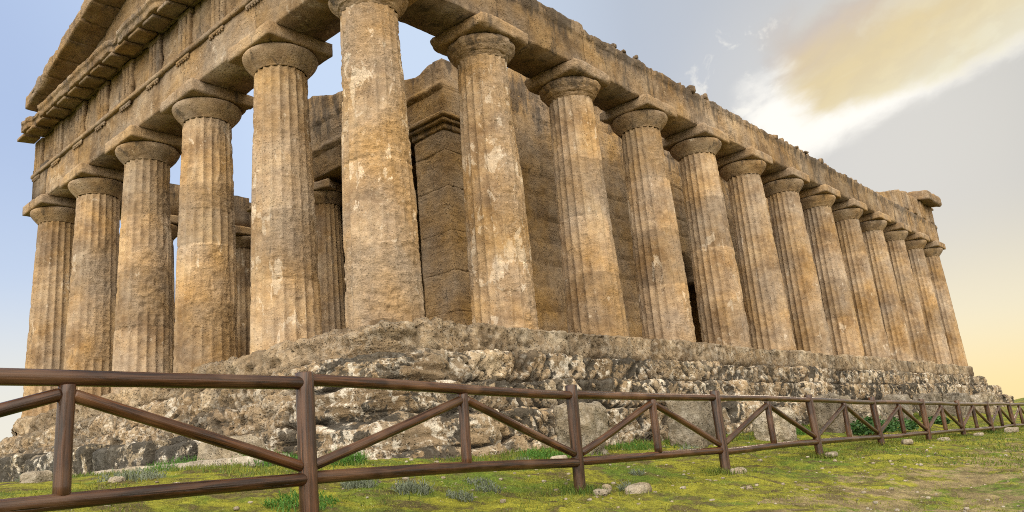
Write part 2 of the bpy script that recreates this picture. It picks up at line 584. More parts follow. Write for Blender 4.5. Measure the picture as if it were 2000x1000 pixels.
def ground_mat():
    m, t, b = new_mat('mossy_ground')
    P = t.n('ShaderNodeNewGeometry').outputs['Position']
    a = t.noise(P, 0.75, 6, 0.6, 0.4)
    n2 = t.noise(P, 2.6, 7, 0.65, 0.5)
    n3 = t.noise(P, 11.0, 6, 0.65)
    fine = t.noise(P, 55.0, 4, 0.7)
    moss = t.mix(t.step(n2, 0.35, 0.62), (0.090, 0.088, 0.016), (0.235, 0.222, 0.026))
    green = t.mix(n3, (0.058, 0.094, 0.013), (0.135, 0.178, 0.025))
    soil = t.mix(n3, (0.06, 0.042, 0.020), (0.135, 0.098, 0.048))
    c = t.mix(t.step(a, 0.46, 0.60), moss, green)
    c = t.mix(t.math('MULTIPLY', t.step(n2, 0.52, 0.38), 0.75), c, soil)
    # bare trodden earth, streaked with moss
    pth = t.attr('path')
    st = t.noise(t.mul(P, (1.7, 1.3, 1)), 1.2, 7, 0.62, 0.6)
    pm = t.step(t.math('ADD', t.math('MULTIPLY', pth, 0.49), t.math('MULTIPLY', t.math('SUBTRACT', st, 0.5), 1.3)), 0.40, 0.56)
    sand = t.mix(t.step(n2, 0.36, 0.64), (0.145, 0.108, 0.056), (0.27, 0.205, 0.108))
    c = t.mix(t.math('MULTIPLY', pm, 0.92), c, sand)
    c = t.mix(t.step(t.attr('far'), 0.2, 0.9), c, (0.09, 0.085, 0.035))
    # specks of pale grit
    vd = t.voro(P, 26.0)
    gk = t.math('MULTIPLY', t.step(vd, 0.20, 0.12), t.step(t.noise(P, 3.1, 4), 0.52, 0.66))
    c = t.mix(t.math('MULTIPLY', gk, 0.7), c, (0.52, 0.44, 0.33))
    c = t.mix(1.0, c, t.grey(t.lin(fine, 0.25, 0.75, 0.55, 1.4)), 'MULTIPLY')
    c = t.mix(1.0, c, t.grey(t.lin(n3, 0.3, 0.7, 0.72, 1.22)), 'MULTIPLY')
    t.put(b.inputs['Base Color'], c)
    b.inputs['Roughness'].default_value = 0.95
    b.inputs['Specular IOR Level'].default_value = 0.1
    bp = t.n('ShaderNodeBump')
    bp.inputs['Strength'].default_value = 0.9
    bp.inputs['Distance'].default_value = 0.04
    t.put(bp.inputs['Height'], t.math('ADD', t.math('MULTIPLY', n3, 1.0), t.math('MULTIPLY', fine, 0.5)))
    t.put(b.inputs['Normal'], bp.outputs[0])
    return m


M_GROUND = ground_mat()


def leaf_mat(name, c0, c1, trans=0.25):
    m, t, b = new_mat(name)
    tint = t.attr('tint')
    c = t.mix(tint, c0, c1)
    t.put(b.inputs['Base Color'], c)
    b.inputs['Roughness'].default_value = 0.6
    b.inputs['Specular IOR Level'].default_value = 0.25
    tr = t.n('ShaderNodeBsdfTranslucent')
    t.put(tr.inputs[0], c)
    mx = t.n('ShaderNodeMixShader')
    mx.inputs[0].default_value = trans
    m.node_tree.links.new(b.outputs[0], mx.inputs[1])
    m.node_tree.links.new(tr.outputs[0], mx.inputs[2])
    m.node_tree.links.new(mx.outputs[0], m.node_tree.nodes['Material Output'].inputs[0])
    return m


M_GRASS = leaf_mat('grass_blade', (0.055, 0.100, 0.013), (0.20, 0.20, 0.030))
M_SILVER = leaf_mat('silver_leaf', (0.10, 0.12, 0.075), (0.19, 0.21, 0.145), 0.15)
M_FENNEL = leaf_mat('bright_leaf', (0.045, 0.12, 0.016), (0.10, 0.21, 0.032))
M_DARKLEAF = leaf_mat('dark_leaf', (0.020, 0.055, 0.014), (0.06, 0.13, 0.03), 0.1)
M_TWIG, _t, _b = new_mat('bare_twig')
_b.inputs['Base Color'].default_value = (0.20, 0.14, 0.10, 1)
_b.inputs['Roughness'].default_value = 0.9

# ------------------------------------------------------------------ terrain
FX = [-60, -10, -5, 0, 2.4, 3.5, 5.5, 8, 11, 20, 60]
G_FRONT = [-2.2, -1.98, -2.10, -2.18, -2.28, -2.42, -2.82, -3.15, -3.5, -3.9, -5]
G_SIDE = [-2.4, -2.3, -2.3, -2.3, -2.36, -2.53, -2.87, -3.2, -3.5, -3.9, -5]
G_BACK = [-2.2, -2.2, -2.2, -2.2, -2.22, -2.45, -3.03, -3.3, -3.6, -4.0, -5]


def ground_z(x, y):
    x = np.asarray(x, float)
    y = np.asarray(y, float)
    f = np.interp(x, FX, G_FRONT)
    s = np.interp(x, FX, G_SIDE)
    b = np.interp(x, FX, G_BACK)
    t0 = sstep(-3.2, -0.5, y)
    t1 = sstep(5, 20, y)
    z = f * (1 - t0) + (s * (1 - t1) + b * t1) * t0
    z = z + 0.55 * np.exp(-((x - 3.5) / 3.5) ** 2 - ((y - 46) / 4.0) ** 2)
    R = np.hypot(x - 0, y - 15)
    return z - 0.012 * np.clip(R - 60, 0, 300)


def bumps(x, y):
    P = np.stack([x, y, np.zeros_like(x)], -1).reshape(-1, 3)
    near = np.exp(-(np.hypot(P[:, 0] - 7, (P[:, 1] - 2) * 0.5) / 14) ** 2)
    d = fbm(P * 0.7, 3) * 0.07 + (fbm(P * np.array([3.5, 2.0, 1]), 3) * 0.045 + np.abs(fbm(P * 8.0 + 4, 3)) * 0.055) * near
    return d.reshape(np.shape(x))


def gz(x, y):
    return float(ground_z(x, y) + bumps(np.array([float(x)]), np.array([float(y)]))[0])


def axis(pts):
    out = [pts[0][0]]
    for (a, _), (b, st) in zip(pts, pts[1:]):
        n = max(1, int(math.ceil((b - a) / st)))
        out += list(np.linspace(a, b, n + 1)[1:])
    return np.array(out)


gx = axis([(-3000, 0), (-400, 500), (-60, 60), (-14, 6), (1.6, .5), (11.6, .045), (16, .5), (60, 6), (400, 60), (3000, 500)])
gy = axis([(-3000, 0), (-400, 500), (-60, 60), (-12, 6), (-7, .3), (6, .05), (14, .08), (30, .2), (60, 2.5), (400, 60), (3000, 500)])
X, Y = np.meshgrid(gx, gy, indexing='ij')
Z = ground_z(X, Y) + bumps(X, Y)
path = sstep(5.4, 7.6, X + 0.5 * fbm(np.stack([X.ravel() * .6, Y.ravel() * .35, 0 * X.ravel()], 1), 3).reshape(X.shape) * 2 + 0.02 * Y)
far = sstep(40, 90, np.hypot(X, Y - 15))
g_me = mesh('ground', np.stack([X, Y, Z], -1).reshape(-1, 3), gridF(len(gx), len(gy)), M_GROUND, dict(path=path.ravel(), far=far.ravel()))
obj('ground', g_me, kind='structure')

# ------------------------------------------------------------------ the temple
XL, YB = -15.743, 38.2255
fx = [0, -3.0714, -6.2714, -9.4714, -12.6714, XL]
sy = [0] + [3.1128 + 3.2 * k for k in range(11)] + [YB]
temple = thing('greek_temple', 'ruined Doric stone temple with fluted columns, on eroded steps behind the brown wooden fence', 'temple')

HS, RT, RB = 6.0, 0.558, 0.705


def shaft_mesh(name, seed, wear=0.0, side=None, side_amt=0.0, foot=0.4, rows=150, per=8, cuts=(), h=HS, rt=RT, rb=RB, pale=0.0, jag=1.0):
    """fluted, weathered Doric shaft; wear shifts how much of the fluting has gone"""
    na = 20 * per
    th = np.arange(na) / na * 2 * math.pi
    zz = np.concatenate([[-0.22], np.linspace(0, h, rows - 1)])
    T, Zg = np.meshgrid(th, zz, indexing='ij')
    T, Zg = T.ravel(), Zg.ravel()
    u = np.clip(Zg, 0, None) / h
    r = rb + (rt - rb) * u + 0.014 * np.sin(u * math.pi)
    C, Sn = np.cos(T), np.sin(T)
    P = np.stack([r * C, r * Sn, Zg], 1)
    Q = P + seed * 11.3
    fu = (np.arange(na) % per) / per
    fl = np.repeat(1 - (2 * fu - 1) ** 2, rows) * 0.066 * (r / rb)
    wv = fbm(Q * np.array([1.1, 1.1, 0.55]), 4) + wear
    wv += foot * np.exp(-np.clip(Zg, 0, None) / 0.9) * 0.6
    if side is not None:
        wv += side_amt * np.cos(T - side)
    # drum by drum the wear differs and stops at the joints
    dr = [0.0] + [h * f + 0.12 * math.sin(seed * 5 + i) for i, f in enumerate((0.24, 0.49, 0.75))] + [h]
    for i in range(4):
        wv += 0.12 * math.sin(seed * 9.1 + i * 2.3) * ((Zg >= dr[i]) & (Zg < dr[i + 1]))
    for (z0, z1, a0, wd, amt) in cuts:
        wv += amt * sstep(z0 - .06, z0 + .06, Zg) * sstep(z1 + .04, z1 - .04, Zg) * sstep(wd + .12, wd - .12, np.abs((T - a0 + math.pi) % (2 * math.pi) - math.pi) + 0.15 * fbm(Q * 2.5, 2))
    worn = sstep(0.06, 0.20, wv)
    deep = sstep(0.25, 0.75, wv)
    rough = fbm(Q * np.array([4.5, 4.5, 7.5]), 4)
    fine = fbm(Q * np.array([13, 13, 20.0]), 3)
    d = -fl * (1 - 0.50 * worn - 0.38 * deep)
    flake = np.round((rough + 0.6) * 3.5 + 0.3 * fine) / 3.5 - 0.6
    d -= worn * (0.012 + 0.030 * np.abs(flake) * jag + 0.010 * fine)
    d -= deep * (0.022 + 0.045 * np.clip(rough + .2, 0, 1) * jag)
    d -= 0.006 * np.abs(fbm(Q * 9, 3)) * (1 - worn)
    for zj in dr[1:4]:
        zj2 = zj + 0.02 * perlin(np.stack([C * 1.5, Sn * 1.5, np.full_like(C, seed + zj)], 1))
        d -= (0.010 + 0.02 * worn) * sstep(-0.25, 0.2, fbm(Q * 1.7 + zj, 2)) * np.exp(-((Zg - zj2) / 0.020) ** 2)
    edgechip = sstep(0.10, 0.35, fbm(Q * np.array([5, 5, 3.0]) + 50, 2))
    d -= edgechip * 0.022 * np.repeat((fu == 0) | (fu < 0.13) | (fu > 0.86), rows)
    nx = np.array([1, 1, 0])
    P2 = np.stack([(r + d) * C, (r + d) * Sn, Zg], 1)
    tone = sum(math.sin(seed * 3.7 + i * 2.9) * ((Zg >= dr[i]) & (Zg < dr[i + 1])) for i in range(4)) * 0.6
    pl = np.clip(pale + 0.6 * fbm(Q * 0.7 + 20, 2) - 0.3 * deep, -1, 1)
    F = gridF(na, rows, True)
    return mesh(name, P2, F, M_COL, dict(worn=np.clip(worn * 0.8 + 0.3 * deep, 0, 1), pale=pl, tone=tone))


EPROF = [(0.545, 0.0), (0.572, 0.012), (0.566, 0.028), (0.584, 0.036), (0.60, 0.06), (0.655, 0.12), (0.715, 0.19), (0.765, 0.26),
         (0.79, 0.315), (0.797, 0.355), (0.785, 0.39), (0.74, 0.413), (0.60, 0.418)]


def echinus_mesh(name, seed, wear=0.0):
    pr = np.array(EPROF)
    s = np.concatenate([[0], np.cumsum(np.hypot(*np.diff(pr, axis=0).T))])
    ss = np.linspace(0, s[-1], 34)
    R = np.interp(ss, s, pr[:, 0])
    Zp = np.interp(ss, s, pr[:, 1])
    na = 96
    th = np.arange(na) / na * 2 * math.pi
    T = np.repeat(th, len(ss))
    r = np.tile(R, na)
    z = np.tile(Zp, na)
    P = np.stack([r * np.cos(T), r * np.sin(T), z], 1)
    Q = P + seed * 5.7
    wv = fbm(Q * 1.6, 3) + wear
    e = sstep(0.1, 0.5, wv)
    d = -e * (0.03 + 0.10 * np.abs(fbm(Q * np.array([4, 4, 9.0]), 4))) - 0.012 * np.abs(fbm(Q * 7, 3))
    P[:, 0] += d * np.cos(T)
    P[:, 1] += d * np.sin(T)
    P[:, 2] += 0.3 * d * (z > 0.1) * (z < 0.4)
    return mesh(name, P, gridF(na, len(ss), True), M_COL, dict(worn=e, pale=-0.3 + 0 * e, stain=0.22 + 0.3 * e * (z > 0.2) + 0.3 * fbm(Q * 1.5 + 9, 3)))


def abacus_mesh(name, seed, wear=0.0):
    P, F = rough_box((1.60, 1.60, 0.30), 0.06, 0.012 + 0.04 * wear, 0.010 + 0.05 * wear, 2.2, seed, 0.03 + 0.42 * wear)
    return mesh(name, P, F, M_COL, dict(worn=np.full(len(P), 0.25 + 0.6 * wear), pale=np.full(len(P), -0.4), stain=0.22 + 0.3 * fbm(P * 1.5 + seed, 3)))


EAST = 0.0
col_parts = []


def column(x, y, sm, em, am, rz=0.0, label=None):
    c = obj('column', sm, temple, (x, y, 0), (0, 0, rz))
    e = obj('echinus', em, c, (0, 0, HS - 0.004))
    a = obj('abacus', am, c, (0, 0, HS + 0.419 + 0.147), (0, 0, -rz))
    if label:
        c['label'] = label
    return c


PI = math.pi
# the near columns, each with its own wear
cam_dir = math.atan2(-8.8, 10.6)
ce = [echinus_mesh('echinus', 1, 0.45), echinus_mesh('echinus', 2, -0.1), echinus_mesh('echinus', 3, 0.05), echinus_mesh('echinus', 4, 0.55), echinus_mesh('echinus', 5, -0.25)]
ca = [abacus_mesh('abacus', 1, 0.6), abacus_mesh('abacus', 2, 0.12), abacus_mesh('abacus', 3, 0.35), abacus_mesh('abacus', 4, 1.0), abacus_mesh('abacus', 5, 0.1)]
column(0, 0, shaft_mesh('column', 1.0, 0.10, -0.1, 0.16, 0.4, 190, 10, pale=0.45), ce[0], ca[0], 0, 'thickest-looking corner column, its fluting almost all weathered away')
column(fx[1], 0, shaft_mesh('column', 2.0, -0.26, 0.15, 0.42, -0.3, 180, 10, cuts=((0.0, 0.95, -0.5, 2.0, -0.9),), pale=0.25), ce[1], ca[1])
column(fx[2], 0, shaft_mesh('column', 3.0, -0.16, 0.1, 0.28, 0.2, 170, 10, cuts=((1.0, 2.9, -0.35, 0.75, 0.6), (2.9, 3.7, -0.6, 1.2, -0.8))), ce[1], ca[2])
column(fx[3], 0, shaft_mesh('column', 4.0, -0.20, 0.15, 0.34, 0.0, 150, 9, cuts=((1.9, 3.6, -0.25, 0.7, 0.9), (0.0, 1.5, -0.2, 0.6, -0.9))), ce[2], ca[1])
column(fx[4], 0, shaft_mesh('column', 5.0, -0.24, 0.0, 0.22, 0.1, 140, 8, cuts=((1.2, 4.4, -0.2, 0.5, 0.5),)), ce[4], ca[2])
column(fx[5], 0, shaft_mesh('column', 6.0, -0.36, 0.0, 0.1, 0.1, 120, 8), ce[4], ca[4])
column(0, sy[1], shaft_mesh('column', 7.0, 0.04, 0.5, 0.16, 0.6, 180, 10, cuts=((0.05, 0.75, -1.1, 0.9, -0.8),), pale=0.6), ce[3], ca[3])
column(0, sy[2], shaft_mesh('column', 8.0, -0.12, 0.5, 0.24, 0.5, 170, 10, pale=0.1), ce[3], ca[3], -0.9)
column(0, sy[3], shaft_mesh('column', 9.0, -0.22, 0.7, 0.28, 0.5, 150, 9, pale=0.2), ce[2], ca[0])
column(0, sy[4], shaft_mesh('column', 10.0, -0.26, 0.7, 0.28, 0.6, 150, 9), ce[2], ca[2], 0.314)
far_m = [shaft_mesh('column', 11.0 + k, -0.36 - 0.05 * (k % 2), 0.6, 0.18, 0.5, 100, 8) for k in range(4)]
plain_m = shaft_mesh('column', 21.0, -0.1, None, 0, 0.3, 60, 6)
for k in range(5, 13):
    column(0, sy[k], far_m[k % 4], ce[[1, 4, 2][k % 3]], ca[[1, 4, 2][k % 3]], (0, 0.314, -0.314, 0.628)[(k // 2) % 4])
for k in range(1, 6):
    column(fx[k], YB, plain_m, ce[4], ca[4], 0.314 * k)
for k in range(1, 12):
    column(XL, sy[k], plain_m, ce[4], ca[4], 0.628 * k)

# ---- crepidoma: stepped courses swept round the platform
PX0, PX1, PY0, PY1 = XL, 0.0, 0.0, YB


def ring(offset_s):
    pass


def perimeter(n_front, n_side):
    """samples round the rectangle starting at the far front corner: front, near corner, long flank, back, hidden flank"""
    pts = []
    fr = np.linspace(0, 1, n_front)
    Wd, Ln = PX1 - PX0, PY1 - PY0
    for t in fr:
        pts.append((PX0 + Wd * t, PY0, 0, -1))
    for a in np.linspace(-PI / 2, 0, 13)[1:-1]:
        pts.append((PX1, PY0, math.cos(a), math.sin(a)))
    for t in np.linspace(0, 1, n_side):
        q = (0.35 * t + 0.65 * t * t)
        pts.append((PX1, PY0 + Ln * q, 1, 0))
    for a in np.linspace(0, PI / 2, 7)[1:-1]:
        pts.append((PX1, PY1, math.cos(a), math.sin(a)))
    for t in np.linspace(0, 1, 30):
        pts.append((PX1 - Wd * t, PY1, 0, 1))
    for a in np.linspace(PI / 2, PI, 5)[1:-1]:
        pts.append((PX0, PY1, math.cos(a), math.sin(a)))
    for t in np.linspace(0, 1, 50):
        pts.append((PX0, PY1 - Ln * t, -1, 0))
    for a in np.linspace(PI, 1.5 * PI, 7)[1:-1]:
        pts.append((PX0, PY0, math.cos(a), math.sin(a)))
    return np.array(pts)


def course(name, out, z1, z0, inner, seed, lich, n_front=330, n_side=620, nt=30, lab=None):
    per = perimeter(n_front, n_side)
    nrm = per[:, 2:] / np.linalg.norm(per[:, 2:], axis=1)[:, None]
    # near right-angle corners: push the rounded miter out to a squarish one
    sq = 1.0 / np.maximum(np.abs(nrm[:, 0]), np.abs(nrm[:, 1]))
    sq = 1 + (sq - 1) * 0.55
    base = per[:, :2]
    ns = len(per)
    front = sstep(1.2, -0.6, base[:, 1] + 0.0 * base[:, 0]) * (base[:, 1] < 2) * sstep(0.2, -0.75, nrm[:, 1])
    corner = np.exp(-(np.hypot(base[:, 0], base[:, 1]) / 1.6) ** 2)
    ero = np.clip(front * 0.9 + corner * 0.6, 0, 1)
    Rr = 0.06 + 0.12 * ero
    H = z1 - z0
    Rr = np.minimum(Rr, H * 0.62)
    na, nb = nt // 3, nt // 4
    nc = nt - na - nb
    o_ = np.zeros((ns, nt))
    z_ = np.zeros((ns, nt))
    no = np.zeros((ns, nt))
    nz_ = np.zeros((ns, nt))
    ta = np.linspace(0, 1, na, endpoint=False)
    o_[:, :na] = inner + (out - Rr[:, None] - inner) * ta
    z_[:, :na] = z1
    nz_[:, :na] = 1
    ab = np.linspace(0, PI / 2, nb)
    o_[:, na:na + nb] = out - Rr[:, None] + Rr[:, None] * np.sin(ab)
    z_[:, na:na + nb] = z1 - Rr[:, None] + Rr[:, None] * np.cos(ab)
    no[:, na:na + nb] = np.sin(ab)
    nz_[:, na:na + nb] = np.cos(ab)
    tc = np.linspace(0, 1, nc + 1)[1:]
    o_[:, na + nb:] = out
    z_[:, na + nb:] = (z1 - Rr[:, None]) + (z0 - z1 + Rr[:, None]) * tc
    no[:, na + nb:] = 1
    # batter of the worn front
    hfrac = (z1 - z_) / H
    o_ += ero[:, None] * 0.30 * np.clip(hfrac - 0.4, -0.3, 1) * 0.45
    O = o_ * sq[:, None]
    PXY = base[:, None, :] + nrm[:, None, :] * O[:, :, None]
    P = np.concatenate([PXY, z_[:, :, None]], 2).reshape(-1, 3)
    E = np.repeat(ero, nt)
    nout = np.concatenate([nrm[:, None, :] * no[:, :, None], nz_[:, :, None]], 2).reshape(-1, 3)
    Q = P + seed * 13.7
    # block joints along the run
    s = np.concatenate([[0], np.cumsum(np.hypot(*np.diff(per[:, :2] + nrm * 1.5, axis=0).T))])
    S2 = np.repeat(s, nt) + 0.05 * perlin(Q * 2.2)
    r_ = np.random.default_rng(int(seed * 10) + 1)
    js = [0.0]
    while js[-1] < s[-1]:
        js.append(js[-1] + r_.uniform(0.85, 2.1))
    js = np.array(js)
    k = np.clip(np.searchsorted(js, S2), 1, len(js) - 1)
    dj = np.minimum(np.abs(S2 - js[k - 1]), np.abs(js[k] - S2))
    rb_ = r_.normal(0, 1, len(js) + 1)
    blk = rb_[k]
    jw = r_.uniform(0.02, 0.05, len(js) + 1)[k]
    g = np.exp(-(dj / jw) ** 2)
    rock = fbm(Q * np.array([1.6, 1.6, 2.2]), 5)
    rock = 0.35 * rock + 0.65 * (np.floor(rock * 7 + 0.6 * fbm(Q * 4.0, 2)) + 0.5) / 7
    # slanting tool-mark / bedding ridges, as on the lower flank courses
    al = np.where(np.abs(nout[:, 0]) + np.repeat(np.abs(nrm[:, 0]), nt) > 1.0, P[:, 1], P[:, 0])
    al = np.repeat(np.where(np.abs(nrm[:, 0]) > 0.7, base[:, 1], base[:, 0]), nt)
    sl = np.where(r_.uniform(0, 1, len(js) + 1)[k] < 0.5, 1.0, -1.0)
    dg = np.stack([(al * 0.8 + sl * P[:, 2] * 0.75) * 5.5, (al * -0.2 + P[:, 2] * 0.8) * 1.3, np.full(len(P), seed) + k * 3.7], 1)
    ridge = 1 - np.abs(fbm(dg, 3)) * 2.6
    ridge = np.clip(ridge, -0.4, 1)
    diag = lich
    pits = sstep(0.42, 0.12, worley(Q * 5.5)) * sstep(-0.05, 0.25, fbm(Q * 1.4 + 8, 2))
    d = rock * (0.055 + 0.15 * E + 0.015 * lich)
    d += E * 0.09 * fbm(np.stack([P[:, 0] * 0.9, P[:, 1] * 0.9, P[:, 2] * 5.5 + 0.8 * perlin(Q * 0.7)], 1) + seed, 4)
    d += fbm(Q * 6.5, 3) * (0.022 + 0.06 * E)
    d += (ridge - 0.4) * 0.10 * diag * (1 - 0.3 * E)
    d -= pits * 0.075 * (1 - 0.3 * E)
    d -= g * (0.13 - 0.05 * E)
    ck = fbm(Q * np.array([0.9, 0.9, 1.5]) + 0.5 * np.stack([perlin(Q * 2.3), perlin(Q * 2.3 + 9), perlin(Q * 2.3 + 19)], 1) + 60, 2)
    crack = np.exp(-(ck / 0.035) ** 2) * sstep(-0.2, 0.1, fbm(Q * 0.8 + 33, 2))
    d -= crack * (0.07 + 0.07 * E)
    d += blk * 0.03 * (1 - E)
    vert = no.reshape(-1)
    edge_lo = np.repeat(np.exp(-((z_ - z0 - 0.06) / 0.085) ** 2), 1).reshape(-1)
    d -= edge_lo * 0.16 * (1 - 0.35 * E) * vert
    tread_fade = np.tile(np.concatenate([np.linspace(0.25, 1, na), np.ones(nt - na)]), ns)
    d *= tread_fade
    P2 = P + nout * d[:, None]
    slump = E * 0.05 * fbm(Q * 0.9 + 40, 3)
    P2[:, 2] += slump * tread_fade
    crust = np.clip(nout[:, 2] * 0.3 + (0.6 - ridge) * 0.6 + fbm(Q * 0.9 + 3, 2) + 1.0 * g + 0.7 * edge_lo + 0.6 * crack, -1, 1) * (1 - 0.3 * E)
    li = np.clip(lich * (1 - 0.45 * E * sstep(1.2, -1.8, P[:, 0])) + 0.5 * fbm(Q * 0.6, 2) * (lich > 0.3), 0, 1)
    me = mesh(name, P2, gridF(ns, nt), M_STEP, dict(tone=np.clip(blk, -1.5, 1.5) * 0.7, worn=np.clip(E * 0.7 + pits * .5, 0, 1), lichen=li, crust=crust, pale=0.3 * (1 - E) - 0.6 * E, stain=-0.5 + 0 * E))
    o = obj(name, me, temple)
    if lab:
        o['label'] = lab
    return o


course('stylobate', 0.86, -0.03, -0.70, -0.75, 1.0, 0.30, lab='top step of warm tan pitted blocks')
course('step', 1.32, -0.64, -1.24, 0.55, 2.0, 0.9, lab='upper step of blocks crusted with black and white lichen')
course('step', 1.80, -1.18, -1.80, 1.0, 3.0, 1.0)
course('step', 2.26, -1.74, -2.36, 1.5, 4.0, 1.0)
course('step', 2.50, -2.20, -2.75, 2.0, 5.0, 0.9, nt=22, lab='low footing course half buried in the grass')
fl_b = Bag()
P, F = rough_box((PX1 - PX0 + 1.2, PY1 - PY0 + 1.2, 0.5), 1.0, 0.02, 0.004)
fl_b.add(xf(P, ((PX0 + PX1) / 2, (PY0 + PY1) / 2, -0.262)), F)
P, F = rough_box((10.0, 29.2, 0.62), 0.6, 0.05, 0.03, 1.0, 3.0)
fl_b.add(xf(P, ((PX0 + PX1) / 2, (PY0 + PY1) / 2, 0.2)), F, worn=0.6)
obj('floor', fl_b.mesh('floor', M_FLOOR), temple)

# ---- entablature
AZ0, AZ1, FZ1, GZ1 = 6.70, 7.62, 8.90, 9.27


def strip_y(n, a, b, extra=()):
    return np.unique(np.concatenate([np.linspace(a, b, n)] + [np.array([e - 1e-3, e + 1e-3]) for e in extra]))


def ragged(ys, base, amp, seed, fr=1.0):
    return base + amp * fbm(np.stack([ys * fr, 0 * ys, 0 * ys + seed], 1), 4)


# flank architraves: local +y runs along the flank; right one faces +x
def flank_architrave(right):
    b = Bag()
    bounds = [-0.62] + [s for s in sy[1:12]] + [YB + 0.62]
    for i in range(12):
        a, c = bounds[i], bounds[i + 1]
        res = 0.05 if (right and i < 5) else 0.09
        n = max(8, int((c - a) / res))
        if not right:
            n = 14
        ys = strip_y(n, a + 0.004, c - 0.004)
        top = ragged(ys, 7.84, 0.10, i * 3.1 + right, 2.2) - (0.05 if i > 1 else -0.08)
        bt = np.full(len(ys), AZ0) + 0.02 * fbm(np.stack([ys * 2, 0 * ys, 0 * ys + i], 1), 2)
        V_, F_, A_ = wall_strip(ys, bt, top, 1.2, res * 1.2 if right else 0.3, 0.035, 2.6, 4.0 + i, (7.62,), 60.0, 0.0)
        zz = V_[:, 2]
        V_[:, 0] += 0.035 * sstep(7.60, 7.63, zz) * (V_[:, 0] > -0.6) * (fbm(V_ * np.array([0, 2.2, 0]) + i, 3) > -0.12)
        st = 0.30 + sstep(7.2, 7.9, zz) * 0.6 + 0.4 * fbm(V_ * np.array([1, 1.5, 0.6]), 3)
        if right:
            b.add(xf(V_, (0.60 + 0.006 * ((i * 7) % 3 - 1), 0, 0)), F_, tone=wall_strip.tone, worn=A_, stain=st, pale=-0.4)
        else:
            b.add(xf(V_, (XL - 0.6, 0, 0), PI) + np.array([0, (a + c), 0]), F_, tone=wall_strip.tone, worn=A_, stain=st)
    if right:
        # worn remains of the little pegs and rubble along the top
        rr = np.random.default_rng(11)
        y = 3.0
        while y < 33:
            if perlin(np.array([[y * 0.55, 3.3, 1.1]]))[0] < -0.12:
                y += 0.2
                continue
            P, F = rough_box((rr.uniform(.08, .30), rr.uniform(.08, .26), rr.uniform(.07, .24)), 0.06, 0.03, 0.02, 4, y)
            b.add(xf(P, (0.60 - rr.uniform(-0.02, .35), y, 7.80 + rr.uniform(-0.02, .07)), rr.uniform(-.5, .5)), F, stain=0.55, worn=0.5)
            y += rr.choice([rr.uniform(0.08, 0.2), rr.uniform(0.15, 0.35), rr.uniform(0.3, 0.7)])
    return obj('architrave', b.mesh('architrave', M_ENT), temple)


flank_architrave(True)
flank_architrave(False)


